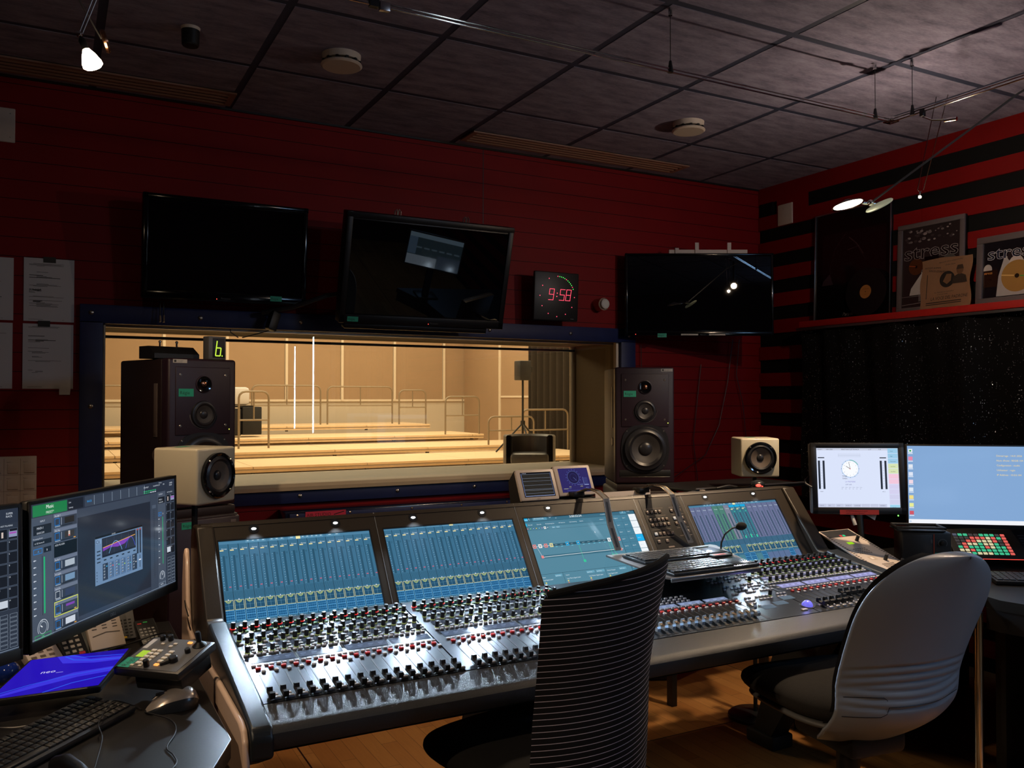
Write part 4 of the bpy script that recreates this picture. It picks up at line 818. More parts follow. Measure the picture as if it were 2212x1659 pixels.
fsc(*screens[0], 1); fsc(*screens[1], 2); fsc(*screens[3], 4)
def gsc(x0, x1):
    u = UI(SCR(x0, 0, .001), (x1 - x0) / 1920); bg = C('#55879c'); u.r(0, 0, 1920, 1080, bg, 0); ln = C('#16303c'); hd = C('#3a6a80'); tx = C('#dceaf2')
    u.r(0, 985, 1920, 95, hd, 1); u.r(0, 905, 1500, 78, C('#477a90'), 1); u.r(0, 1000, 78, 76, C('#20b4e8'), 2); u.t(18, 1008, 22, 'LAWO', tx); u.r(160, 1000, 230, 64, C('#5a93ac'), 2); u.t(180, 1020, 24, 'DSP Channel Config', tx, sx=.8)
    u.ln([(110, 1050), (95, 1030), (110, 1010)], 4, tx, 3); u.ln([(430, 1040), (445, 1025), (460, 1040)], 4, tx, 3); u.t(530, 1040, 20, 'CPU 9%', tx); u.t(530, 1010, 20, '4.1', tx)
    u.t(770, 1008, 46, '3:00:52:24', C('#f4fafc'), 4, sx=1.1); u.t(1300, 1040, 20, 'No active connections', tx); u.t(1300, 1012, 20, 'no snapshot selected', tx); u.r(0, 983, 1920, 3, ln, 3); u.r(0, 903, 1500, 2, ln, 3); u.r(0, 850, 1500, 2, ln, 3)
    for x, s_ in ((60, 'Normal'), (200, 'Sum adc'), (340, '96 Summing bus'), (560, 'AV Sources'), (740, 'Link metering'), (910, 'Submix'), (1260, 'Home v'), (1500, 'Sum')): u.t(x, 930, 22, s_, tx)
    u.r(10, 920, 34, 40, C('#28b4e0'), 2)
    for q, c_ in enumerate(['#e09090', '#90d0a0', '#90b0e8', '#d8d080', '#80c8e8', '#b8a0d8', '#ffffff', '#c0d0d8']): u.r(20 + 46 * q, 862, 34, 34, C('#38687c') if q != 6 else C('#ffffff'), 2); u.ci(37 + 46 * q, 879, 9, C(c_) if q != 6 else C('#222222'), 3, 10)
    u.r(430, 862, 60, 30, C('#5a93ac'), 2); u.r(500, 862, 60, 30, C('#5a93ac'), 2); u.t(436, 868, 20, 'Back', tx); u.t(506, 868, 20, 'Reset', tx)
    u.ln([(0, 605), (1480, 605)], 6, C('#d8e4ea'), 2); u.r(300, 588, 1160, 34, C('#2c5668'), 3)
    for x, c_ in ((30, '#e88a88'), (120, '#f0f0f0'), (210, '#e88a88'), (300, '#e8e0a0'), (560, '#28a8e0'), (740, '#28a8e0'), (1270, '#f4f8fa'), (1440, '#e88a88')): u.r(x, 578, 52, 58, C(c_), 5); u.r(x + 14, 592, 24, 30, C('#33505c'), 6); u.r(x + 20, 600, 12, 14, C('#f0f0f0'), 7)
    for x in (380, 470, 640, 830, 920, 1010, 1100, 1190, 1360): u.ln([(x, 605), (x + 40, 605)], 4, C('#a8c4d0'), 4); u.r(x + 5, 572, 30, 10, C('#6ac0d8'), 4)
    u.r(100, 420, 1330, 46, C('#3c6c80'), 2); u.ln([(130, 440), (1480, 452)], 6, C('#e8eef2'), 4); u.ln([(90, 590), (130, 450)], 4, C('#d8e4ea'), 4)
    for x, y, c_ in ((110, 424, '#e88a88'), (1420, 424, '#e88a88')): u.r(x, y, 40, 40, C(c_), 5)
    for a_, b_, x, y in ((765, 580, 770, 330), (1275, 578, 1270, 370), (1310, 578, 1330, 370)): u.ln([(a_, b_), (x, y)], 4, C('#48d0a0'), 4); u.r(x - 14, y - 22, 40, 36, C('#38c898'), 5)
    u.r(0, 190, 1500, 3, ln, 3); u.r(360, 0, 3, 190, ln, 3); u.r(1050, 0, 3, 190, ln, 3)
    for x, y, s_ in ((30, 140, 'Input'), (30, 100, 'Log Signal Label'), (400, 140, 'Insert'), (400, 90, 'Log. Merci-Signal Label'), (760, 90, 'Log. Return Signal Label'), (1080, 140, 'Direct Output'), (1080, 90, 'Log. Signal Label')): u.t(x, y, 24, s_, tx)
    for x, w_ in ((230, 110), (740, 130), (900, 140), (1290, 120)): u.r(x, 140, w_, 34, C('#6aa4bc'), 2); u.t(x + 8, 148, 20, 'Signal Routing', tx, sx=.7)
    for x in (50, 400, 770, 1090): u.r(x, 56, 22, 18, C('#e8d870'), 3); u.r(x, 26, 22, 18, C('#e08060'), 3)
    u.r(1500, 0, 420, 985, C('#3d7088'), 1); u.r(1498, 0, 4, 1080, ln, 4)
    for j in range(8):
        y = 880 - 112 * j
        for i in range(3):
            c_ = C('#477e96') if i < 2 else (C('#f0f6fa') if j not in (3,) else C('#20b0ec'))
            u.r(1508 + 138 * i, y, 132, 106, c_, 3); u.t(1530 + 138 * i, y + 46, 22, 'Bank %d' % (j * 3 + i), tx if i < 2 else C('#c8d8e0'), 4, sx=.8)
    u.r(1650, 1000, 110, 66, C('#5a93ac'), 3); u.ln([(1690, 1050), (1708, 1033), (1690, 1016)], 5, tx, 4); u.t(1780, 1030, 26, 'Panel', tx); u.t(1650, 1070, 20, 'CENTRAL', tx)
    u.t(1100, 735, 30, 'k', C('#ffffff')); u.build('screen', con, 0)
gsc(*screens[2])
# ------------------------------------------------------------------ on and around the console
# tray carrying two keyboards, hung from two curved slotted arms
t = empty('keyboard_tray', (2.0, 2.4, .9)); tag(t, 'grey metal tray held over the console by two curved slotted arms', 'tray')
TT = frame((1.8, 2.215, .905), (1, 0, 0), (0, -.02, 1))
G(TT).mat('grey_plastic').prism([(-.03, .02), (-.02, .0), (.36, -.005), (.50, .38), (.48, .44), (.0, .44), (-.005, .40)], -.006, 0).build('plate', t)
G(TT).mat('alu').rb((.165, -.004, -.006), (.39, .006, .014), .002).build('front_lip', t)
def arm(x0, x1):
    for dx in (-.0125, .0125):
        pts = [(x0 - .03 + dx, 2.80, 1.125), (x0 - .012 + dx, 2.745, 1.145), (x0 + dx, 2.70, 1.14), (x0 + .012 + dx, 2.665, 1.115), ((x0 + x1) / 2 + dx, 2.64, 1.02), (x1 + dx, 2.612, .93)]
        G().mat('bronze_cap').tube(pts, .0022, 8).build('arm_edge', t)
    g = G().mat('steel'); P = [V((x0 - .03, 2.80, 1.123)), V((x0 - .012, 2.745, 1.143)), V((x0, 2.70, 1.138)), V((x0 + .012, 2.665, 1.113)), V(((x0 + x1) / 2, 2.64, 1.018)), V((x1, 2.612, .928))]
    g = G().mat('grey_plastic'); nn_ = []
    for i_, p_ in enumerate(P):
        a = P[max(0, i_ - 1)]; b_ = P[min(5, i_ + 1)]; d_ = (b_ - a).normalized(); nn_.append(V((0, -d_.z, d_.y)).normalized() * .0018)
    def strip(m_, w0, w1, k0, up):
        g.mat(m_)
        for i_ in range(5):
            if i_ not in k0: continue
            q0, q1 = (.0, 1) if len(k0) == 5 else (.12, .88); A_, B_ = P[i_].lerp(P[i_ + 1], q0), P[i_].lerp(P[i_ + 1], q1); na, nb = nn_[i_] * up, nn_[i_ + 1] * up
            vs = [A_ + V((w0, 0, 0)) - na, A_ + V((w1, 0, 0)) - na, B_ + V((w1, 0, 0)) - nb, B_ + V((w0, 0, 0)) - nb, A_ + V((w0, 0, 0)) + na, A_ + V((w1, 0, 0)) + na, B_ + V((w1, 0, 0)) + nb, B_ + V((w0, 0, 0)) + nb]
            g.add(vs, [(0, 1, 2, 3), (4, 7, 6, 5), (0, 4, 5, 1), (1, 5, 6, 2), (2, 6, 7, 3), (3, 7, 4, 0)])
    strip('grey_plastic', -.0125, .0125, range(5), 1); strip('black', -.004, .004, (1, 3, 4), 1.3)
    g.build('arm_bar', t); G().mat('black').rb((x0 - .035, 2.80, 1.12), (.05, .05, .018), .003).build('arm_clamp', t)
arm(1.815, 1.845); arm(2.125, 2.185)
t = empty('header_strip', (1.99, 2.80, 1.1)); tag(t, 'pale lilac strip sign reading Le petit train URGO above the centre screen', 'sign')
TH = frame((1.862, 2.79, 1.092), (1, 0, 0), (0, -.9, .4)); G(TH).mat('plate').prism([(0, -.008), (.265, -.008), (.275, .03), (.01, .03)], -.002, 0).build('strip', t)
u = UI(TH, .001, 'print'); u.t(95, 4, 12, 'Le petit train URGO', C('#26242c'), 1, sx=.9); u.r(236, -4, 10, 8, C('#30507a')); u.build('print', t, 0)
def keyb(T, w_, d_, label, rows=5, cols=14, base='black', kc='plastic_key', pad=0, light=(.02, .02, .022), glyph=False, group='keyboards', th=.016, kl=100):
    t = empty('keyboard', T.translation); t.matrix_basis = T; tag(t, label, 'keyboard', group)
    G(T).mat(base).rb((w_ / 2, d_ / 2, th / 2), (w_, d_, th), .004).build('case', t)
    kw = (w_ - pad - .014) / cols; kd = (d_ - .02) / rows; pr = G().mat(kc, light).rb((0, 0, .0025), (kw * .86, kd * .82, .005), .0012)
    me = pr.mesh('key'); sp = G().mat(kc, light).rb((0, 0, .0025), (kw * 5.7, kd * .82, .005), .0012).mesh('space_key'); n_ = 0
    for r_ in range(rows):
        for c_ in range(cols):
            if r_ == 0 and 3 <= c_ <= 8: continue
            inst('key', me, t, T @ MX.Translation((.007 + kw * (c_ + .5), .010 + kd * (r_ + .5), th)))
    inst('space_key', sp, t, T @ MX.Translation((.007 + kw * 6, .010 + kd * .5, th)))
    if glyph:
        u = UI(T @ MX.Translation((0, 0, th + .0051)), .001, 'print'); u.z = .0001; gl = 'QWERTZUIOPASDFGHJKLYXCVBNM1234567890'
        for r_ in range(rows):
            for c_ in range(cols):
                if r_ == 0 and 3 <= c_ <= 8: continue
                u.t((.007 + kw * (c_ + .3)) * 1000, (.010 + kd * (r_ + .5)) * 1000, 4.6, gl[(r_ * 11 + c_ * 7) % len(gl)], C('#b0a898'))
        u.build('key_legends', t, 0)
    return t
KT1 = TT @ MX.Translation((.02, .20, .001)); KT2 = TT @ MX.Translation((-.005, .01, .001))
k = keyb(KT1, .40, .14, 'black touchpad keyboard at the back of the console tray', cols=15, pad=.09, rows=5, base='mouse_dark', kl=90, th=.01)
G(KT1).mat('mouse_dark').rb((.352, .06, .0105), (.08, .08, .003), .001).build('touchpad', k); G(KT1).mat('black').rb((.345, .125, .011), (.09, .006, .004), .001).build('bar', k)
u = UI(KT1 @ MX.Translation((0, 0, .0105)), .001, 'print'); u.r(6, 132, 14, 4, C('#c8b040')); u.build('key_mark', k, 0)
k = keyb(KT2, .375, .15, 'black touchpad keyboard at the front of the console tray', cols=15, pad=.10, rows=5, base='mouse_dark', kl=90, th=.01)
G(KT2).mat('mouse_dark').rb((.325, .065, .0105), (.085, .09, .003), .001).build('touchpad', k)
t = tag(G(KT2 @ MX.Translation((.33, .148, .012))).mat('black').rb((0, 0, .003), (.085, .03, .008), .003).build('switch_box'), 'small black box with a red label between the tray keyboards', 'switch box')
u = UI(KT2 @ MX.Translation((.292, .138, .0195)), .001, 'print'); u.r(0, 0, 56, 16, C('#c83028')); u.t(4, 5, 8, 'COMMUT CLAVIER', C('#3a0a08'), 2, sx=.7); o = u.build('red_label', t, 0)
# gooseneck talkback microphone
t = empty('gooseneck_microphone', (2.27, 2.52, .90)); tag(t, 'black gooseneck microphone with foam head in front of the right screen', 'microphone')
G().mat('knob').tube([(2.265, 2.53, .86), (2.265, 2.53, .90), (2.268, 2.53, .935), (2.285, 2.53, .965), (2.32, 2.53, .985), (2.34, 2.53, .988)], .0035, 8).build('gooseneck', t); G().mat('knob').cyl((2.265, 2.53, .845), (2.265, 2.53, .888), .007, .006, 12).build('base', t)
G().mat('fabric_black').sph((2.368, 2.53, .991), .017, 16, (1.6, 1, .95)).build('foam_head', t)
# twin audio meters
def meter(x0, y0, z0, label, purple):
    T = frame((x0, y0, z0), (1, 0, 0), (0, -.90, .43)); t = empty('audio_meter', T.translation); tag(t, label, 'audio meter', 'audio meters behind the console')
    W_, H_ = .168, .125; G(T).mat('plate').rb((W_ / 2, H_ / 2, -.004), (W_, H_, .016), .007).build('bezel', t); G(T).mat('black').add([(0.003, 0, -.01), (W_ - .003, 0, -.01), (W_ - .003, H_, -.01), (.003, H_, -.01), (.003, .02, -.09), (W_ - .003, .02, -.09), (W_ - .003, H_ - .02, -.07), (.003, H_ - .02, -.07)], [(0, 1, 5, 4), (1, 2, 6, 5), (2, 3, 7, 6), (3, 0, 4, 7), (4, 5, 6, 7)]).build('housing', t)
    u = UI(T @ MX.Translation((.018, .014, .0042)), .001); w_, h = 134, 98
    if not purple:
        u.r(0, 0, w_, h, C('#0c0d12'), 0)
        for q in range(26): u.r(6, 8 + q * 3.2, w_ - 12, .9, C('#4a4438'), 1)
        for q in (1, 4, 5, 9, 13, 16, 20): u.r(6, 10 + q * 4, w_ - 12, .8, C('#7f8796'), 2)
        u.r(4, 3, w_ - 8, 1.6, C('#a8b4e0'), 2); u.r(3, 4, 1.4, h - 8, C('#8090c0'), 2); u.r(w_ - 5, 4, 1.4, h - 8, C('#6070a0'), 2); u.t(8, h - 5, 3.4, 'TP PEAK dB', C('#c8c8d8'))
    else:
        u.r(0, 0, w_, h, C('#2c2760'), 0); u.ci(62, 60, 26, C('#1d1a42'), 1, 30); u.ring(62, 60, 26, 1.2, C('#5a6aa8'), 2); u.ring(62, 60, 15, .8, C('#3a3d80'), 2)
        for q in range(16): u.ring(62 + 32 * math.cos(q * PI / 8), 60 + 32 * math.sin(q * PI / 8), 1, 1.2, C('#5a6ab8'), 2, 6)
        u.ln([(62, 60), (74, 46)], 1, C('#6878b8')); u.t(34, 20, 6, '-6.2', C('#d8d890')); u.t(84, 20, 6, '-17.8', C('#d8d890')); u.t(30, 14, 3, 'PPM DIN', C('#7888c8')); u.t(76, 28, 4.4, 'TC: 00:00:00', C('#8898d8')); u.r(8, 14, 20, 1, C('#e0e0b0'), 2)
        u.r(104, 26, 1, 34, C('#7888c8'), 2)
        for q in range(8): u.r(106, 28 + q * 4, 18, .8, C('#5060a0'), 2)
        u.r(106, 27, 20, 2, C('#a8b8f0'), 3); u.t(108, 14, 5, '-1.8 -71.5', C('#98a8e0'), sx=.7); u.r(20, 6, 80, .8, C('#5868b0'), 2)
    u.build('display', t, 0)
    u = UI(T @ MX.Translation((.07, .004, .0042)), .001, 'print'); u.t(0, 0, 6, 'RTW', C('#2a2624')); u.build('logo', t, 0)
meter(1.540, 2.80, 1.104, 'grey audio meter with dark striped display, left of the pair', False)
meter(1.712, 2.81, 1.112, 'grey audio meter with purple round-dial display, right of the pair', True)
t = tag(G().mat('console_under').rb((1.72, 2.85, 1.088), (.34, .1, .03), .006).build('meter_bracket'), 'black bracket shelf carrying the two audio meters', 'bracket')
# red lit puck, rack gear and coiled things behind the right screens
t = empty('red_puck', (2.78, 2.9, 1.09)); tag(t, 'dark round puck glowing red behind the console top', 'indicator light')
G().mat('mouse_dark').sph((2.775, 2.86, 1.105), .032, 20, (1, 1, .6)).build('dome', t); G().mat('led_red').sph((2.76, 2.835, 1.103), .011, 10, (1.8, .6, .6)).sph((2.775, 2.831, 1.098), .004, 8).build('glow', t)
t = empty('rear_shelf', (2.6, 3.1, .95)); tag(t, 'dark equipment shelf with metal edge behind the right screens', 'shelf')
G().mat('black').rb((2.95, 3.25, 1.06), (.72, .35, .012), .003).build('board', t); G().mat('alu').tube([(2.60, 3.07, 1.072), (3.3, 3.07, 1.072)], .005).build('edge_bar', t)
for x in (2.66, 3.26): G().mat('black').bb(x - .015, 3.3, 0, x + .015, 3.34, 1.055).build('leg', t)
t = empty('handle_box', (2.5, 3.0, 1.05)); tag(t, 'grey rack unit with a bent metal handle behind the console', 'rack unit'); G().mat('black').rb((2.5, 3.02, 1.0), (.36, .24, .10), .004).build('body', t); G().mat('alu').tube([(2.36, 2.9, 1.075), (2.44, 2.9, 1.085), (2.47, 2.9, 1.08), (2.51, 2.9, 1.05)], .005).build('handle', t)
tag(G().mat('plate').cyl((2.545, 2.96, 1.05), (2.545, 2.96, 1.082), .012).build('cable_plug'), 'small beige cylindrical plug behind the right screen', 'plug')
t = empty('cable_bundle', (2.7, 2.88, 1.0)); tag(t, 'tangle of pale and dark cables behind the console top', 'cables')
for i, pts in enumerate([[(2.5, 2.9, 1.06), (2.6, 2.89, 1.068), (2.68, 2.9, 1.055), (2.75, 2.9, 1.06)], [(2.45, 2.92, 1.055), (2.55, 2.91, 1.072), (2.62, 2.91, 1.06), (2.8, 2.92, 1.062)], [(2.6, 2.93, 1.09), (2.66, 2.92, 1.1), (2.72, 2.93, 1.09)]]): G().mat('cable_white' if i < 2 else 'cable').tube(pts, .0045, 6).build('cable', t)
# ------------------------------------------------------------------ loudspeakers
def psi(o, a, w_, h, d_, tx, label, flip):
    T = MX.Translation(o) @ MX.Rotation(a, 4, 'Z') @ MX.Rotation(PI / 2, 4, 'X')   # local x right, y up, z out of the front
    t = empty('studio_monitor', o); tag(t, label, 'loudspeaker', 'tall dark studio loudspeakers')
    G(T).mat('speaker_box').rb((w_ / 2, h / 2, -.03), (w_, h, .06), .012, seg=3).build('baffle', t)
    G(T).mat('speaker_side' if not flip else 'speaker_side').rb((w_ / 2, h / 2, -.06 - (d_ - .06) / 2), (w_ - .004, h - .004, d_ - .06), .01).build('cabinet', t)
    G(T).mat('speaker_box').rb((w_ / 2, h * .715, .001), (w_ * .80, h * .455, .006), .014, seg=3).build('driver_plate', t)
    def drv(cx, cy, r, dome, nm, z0, cone='cone'):
        TT_ = T @ MX.Translation((cx, cy, 0)); G(TT_).mat('surround').lathe([(r * .68, z0 + .0145 * r / .1), (r * .8, z0 + .021 * r / .1), (r * .9, z0 + .015 * r / .1), (r, z0 + .015 * r / .1), (r * 1.05, z0)], 40, cap=False).build('surround', t)
        cn = G(TT_).mat(cone).lathe([(0, z0), (dome, z0 + .0005), (r * .45, z0 + .006 * r / .1), (r * .7, z0 + .015 * r / .1)], 40, cap=False).build(nm, t); G(TT_).mat('dome').sph((0, 0, z0), dome * 1.05, 20, (1, 1, .4)).build('dust_cap', cn)
    TT_ = T @ MX.Translation((w_ * .5, h * .30, 0)); g = G(TT_).mat('surround'); R0 = w_ * .405
    pts = []
    for i in range(48):
        q = 2 * PI * i / 48; rr = R0 * (1 + .10 * abs(math.sin(2 * q)) ** 3); pts.append((rr * math.cos(q), rr * math.sin(q)))
    g.prism(pts, .0, .007); g.build('basket', t)
    drv(w_ * .5, h * .30, w_ * .35, .036, 'woofer_cone', .0075); drv(w_ * .5, h * .625, w_ * .175, .018, 'midrange_cone', .0045)
    G(T @ MX.Translation((w_ * .5, h * .828, 0))).mat('speaker_box').lathe([(.037, .0042), (.036, .0085), (.033, .0095)], 32, cap=False).mat('black_gloss').lathe([(.033, .009), (.016, .0055), (.014, .0055)], 32, cap=False).mat('copper').lathe([(.0145, .0052), (.011, .010), (0, .0125)], 20).build('tweeter', t)
    for nm, r0, cy in (('ring_chrome', w_ * .19, h * .625),): G(T @ MX.Translation((w_ * .5, cy, 0))).mat('grey_plastic').lathe([(r0, .004), (r0 + .002, .007), (r0 + .004, .004)], 40, arc=(PI, 2 * PI)).build(nm, t)
    g = G(T).mat('steel')
    for sx in (.17, .83):
        for sy in (.89, .55): g.lathe([(.006, .004), (.004, .006), (0, .006)], 10, MX.Translation((w_ * sx, h * sy, 0)))
    for sx in (.19, .81):
        for sy in (.155, .45): g.lathe([(.005, .006), (.003, .008), (0, .008)], 10, MX.Translation((w_ * sx, h * sy, 0)))
    g.build('screw', t)
    G(T).mat('led_yellow').sph((w_ * .885, h * .52, .001), .004, 8).build('power_light', t)
    G(T).mat('black').rb((w_ * .5, .055, .0), (w_ * .86, .034, .004), .002).build('port_slot', t); G(T).mat('steel').rb((w_ * .5, .036, .001), (w_ * .84, .0022, .003), .001).build('port_edge', t)
    u = UI(T @ MX.Translation((tx[0], tx[1], .001)), .001, 'print'); u.z = .0002; u.r(0, 0, 62, 15, C('#b8b4b0')); u.r(5, 3, 10, 9, C('#333333'), 2); u.t(20, 8, 4, 'RADIO SVIZZERA', C('#333333'), 2, sx=.8); u.t(20, 2.5, 4, 'ST 8/109008', C('#333333'), 2); u.build('inventory_label', t, 0)
    regie(t, T @ MX.Translation((w_ * .14, h * .745, .0046)), .066, .032)
    TL_ = frame(T @ V((-.0006, h * .9, -d_ * .55)), T.to_3x3() @ V((0, 0, 1)), T.to_3x3() @ V((-1, 0, 0)))
    TL_ = frame(T @ V((.0014, h * .5, -.10)), T.to_3x3() @ V((0, 0, 1)), T.to_3x3() @ V((-1, 0, 0)))
    g = G(TL_).mat('badge_grey').rb((0, .095, .001), (.028, .22, .003), .001).lathe([(.022, 0), (.022, .003)], 24, MX.Translation((0, -.09, 0))).mat('black').lathe([(.007, .003), (.007, .0036)], 12, MX.Translation((0, -.09, 0))); g.build('side_badge', t)
    u = UI(TL_ @ MX.Translation((0, 0, .0026)), .001, 'print'); u.t(-11, -10, 12, 'PSI', (.02, .015, .015)); u.build('logo', t, 0)
    return T
a1 = math.radians(21.8); TPL = psi((.412, 3.705, 1.036), a1, .31, .617, .415, (.02, .597), 'tall dark loudspeaker in front of the studio window, left one', 0)
a2 = -math.radians(25.5); TPR = psi((2.628, 3.745, 1.036), a2, .317, .617, .39, (.245, .594), 'tall dark loudspeaker in front of the red wall, right of the window', 1)
for o, a, label in (((.412, 3.705, 0), a1, 'dark wooden subwoofer cabinet under the left tall loudspeaker'), ((2.628, 3.745, 0), a2, 'dark wooden subwoofer cabinet under the right tall loudspeaker')):
    T = MX.Translation(o) @ MX.Rotation(a, 4, 'Z') @ MX.Rotation(PI / 2, 4, 'X'); t = empty('subwoofer', o); tag(t, label, 'subwoofer', 'subwoofer cabinets')
    G(T).mat('speaker_side').rb((.158, .5, -.2), (.325, 1.0, .42), .012).build('cabinet', t); G(T).mat('speaker_box').rb((.158, .5, .012), (.32, .98, .02), .008).build('baffle', t)
    g = G(T).mat('badge_grey').rb((.285, .96, .023), (.026, .028, .003), .001); g.build('badge', t); regie(t, T @ MX.Translation((.05, .955, .0225)), .06, .028)
    G(T).mat('black').rb((.158, .25, .023), (.26, .3, .006), .02).build('port', t); G(T).mat('speaker_side').rb((.158, 1.016, -.19), (.30, .034, .38), .004).build('plinth', t)
def cube(T, s_, label, stand):
    t = empty('cube_speaker', T.translation); tag(t, label, 'loudspeaker', 'small cream cube speakers')
    G(T).mat('cream').rb((s_ / 2, s_ / 2, -s_ / 2), (s_, s_, s_), .008, seg=3).build('cabinet', t); c0 = T @ MX.Translation((s_ / 2, s_ / 2, 0)); r = s_ * .41
    G(c0).mat('black_gloss').lathe([(r, .0005), (r, .012), (r * .95, .016), (r * .87, .014), (r * .85, .008)], 40, cap=False).build('trim_ring', t)
    G(c0).mat('surround').lathe([(r * .62, .011), (r * .72, .015), (r * .86, .010), (r * .9, .0008)], 36, cap=False).build('surround', t); cn = G(c0).mat('cone_brown').lathe([(0, .001), (.016, .001), (r * .4, .0055), (r * .64, .0115)], 36, cap=False).build('cone', t); G(c0).mat('dome').sph((0, 0, .001), .017, 16, (1, 1, .5)).build('dust_cap', cn)
    g = G(c0).mat('steel')
    for q in range(4): a = PI / 4 + q * PI / 2; g.lathe([(.0045, .014), (.003, .018), (0, .0182)], 10, MX.Translation((r * .93 * math.cos(a), r * .93 * math.sin(a), 0)))
    g.build('screw', t); regie(t, frame(T @ V((.05, s_ + .0002, -.11)), T.to_3x3() @ V((1, 0, 0)), (0, 0, 1)), .05, .03); return t
def cubeT(o, a): return MX.Translation(o) @ MX.Rotation(a, 4, 'Z') @ MX.Rotation(PI / 2, 4, 'X')
TA = cubeT((.40, 2.82, 1.153), math.radians(40)); cube(TA, .178, 'cream cube speaker in front of the left tall loudspeaker', 0)
TBc = cubeT((2.79, 2.98, 1.126), math.radians(-28)); cube(TBc, .178, 'cream cube speaker at the right, by the striped wall', 0)
def mstand(c0, top, base_xy, label):
    t = empty('microphone_stand', (c0[0], c0[1], 0)); tag(t, label, 'stand', 'round-based stands under the cube speakers')
    G().mat('console_black').lathe([(.125, 0), (.125, .012), (.115, .02), (.03, .028), (0, .03)], 36, MX.Translation((c0[0], c0[1], 0))).build('base', t); G().mat('console_black').cyl((c0[0], c0[1], .02), (c0[0], c0[1], top), .0095).build('pole', t)
    G().mat('black').cyl((c0[0], c0[1], .55), (c0[0], c0[1], .62), .014).build('clutch', t)
c_ = TA @ V((.089, 0, -.089)); mstand((c_.x, c_.y), 1.152, 0, 'black stand under the left cream cube speaker, behind the console')
c_ = TBc @ V((.087, 0, -.087)); mstand((c_.x, c_.y), 1.125, 0, 'black round-based stand seen below the console, under the right cube speaker')
# six digit display and control box on top of the left loudspeaker
t = empty('digit_display', (.6, 3.85, 1.653)); tag(t, 'small grey box showing a green digit 6 on the left loudspeaker', 'display')
TD3 = MX.Translation((.588, 3.835, 1.655)) @ MX.Rotation(.35, 4, 'Z') @ MX.Rotation(PI / 2, 4, 'X')
G(TD3).mat('grey_plastic').rb((.04, .05, -.025), (.08, .1, .05), .004).build('case', t); G(TD3).mat('black').rb((.046, .05, .0005), (.056, .084, .002), .001).build('front', t)
u = UI(TD3 @ MX.Translation((.03, .014, .002)), .001, 'led'); yl = (.62, .9, .06)
for pts in (((4, 36), (8, 66)), ((0, 2), (4, 36)), ((4, 36), (26, 36)), ((0, 2), (22, 2)), ((22, 2), (26, 36))): u.ln([pts[0], pts[1]], 5, yl)
u.ci(31, 2, 3, yl, n=10); u.build('digit', t, 0)
t = empty('control_box', (.48, 3.85, 1.653)); tag(t, 'low black box with two small knobs on the left loudspeaker', 'control box')
TB3 = MX.Translation((.37, 3.80, 1.655)) @ MX.Rotation(.38, 4, 'Z'); G(TB3).mat('black').ext([(0, 0), (0, .02), (.05, .052), (.13, .052), (.13, 0)], 0, .2).build('case', t)
for q in (.06, .135): G(TB3).mat('chrome').cyl((q, .07, .052), (q, .07, .07), .004).sph((q, .07, .072), .0065, 10).build('knob', t)
# ------------------------------------------------------------------ left desk and what stands on it
t = empty('desk', (-.4, 2.3, 0)); tag(t, 'dark speckled desk with a chamfered corner at the lower left', 'desk')
G().mat('desk_top').prism([(.352, 1.962), (.292, 1.825), (.0, 1.27), (-1.3, 1.0), (-1.3, 3.1), (.352, 3.1)], .70, .74).build('desk_top', t)
G().mat('alu').tube([(.352, 3.1, .7395), (.352, 1.962, .7395), (.292, 1.825, .7395), (.0, 1.27, .7395)], .0013, 6).build('edge_trim', t)
g = G().mat('desk_edge').bb(.20, 2.0, 0, .3, 3.0, .70); g.build('leg_panel', t); G().mat('desk_edge').bb(-1.25, 1.1, 0, -1.2, 3.0, .70).build('leg_panel', t)
def dell(T, w_, h, label, draw):
    t = empty('computer_monitor', T.translation); t.matrix_basis = T; tag(t, label, 'monitor', 'computer monitors on the left desk')
    G(T).mat('dark_plastic').rb((w_ / 2, h / 2, -.012), (w_, h, .022), .006).build('casing', t)
    g = G(T).mat('black'); b = .009
    for c_, d_ in (((w_ / 2, h - b / 2, .001), (w_, b, .004)), ((w_ / 2, .0125, .001), (w_, .025, .004)), ((b / 2, h / 2, .001), (b, h, .004)), ((w_ - b / 2, h / 2, .001), (b, h, .004))): g.rb(c_, d_, .0015)
    g.build('bezel', t)
    u = UI(T @ MX.Translation((b, .025, .0)), (w_ - 2 * b) / 1920); draw(u, 1920, (h - b - .025) / u.k); u.build('screen', t, 0)
    u = UI(T @ MX.Translation((w_ / 2 - .02, .0085, .0032)), .001, 'print'); u.t(0, 0, 11, 'DELL', (.3, .3, .32)); u.build('logo', t, 0)
    q = T @ V((w_ / 2, .17, -.03)); p_ = V((min(q.x - .15, .0), 3.06 if q.x > 0 else 2.7, q.z)); sn = G().mat('dark_plastic').tube([q, q.lerp(p_, .5), p_], .018, 10).build('monitor_arm', t)
    G().mat('dark_plastic').cyl((p_.x, p_.y, .742), (p_.x, p_.y, p_.z + .03), .017).rb((p_.x, p_.y, .748), (.09, .07, .012), .004).build('arm_pole', sn); return t
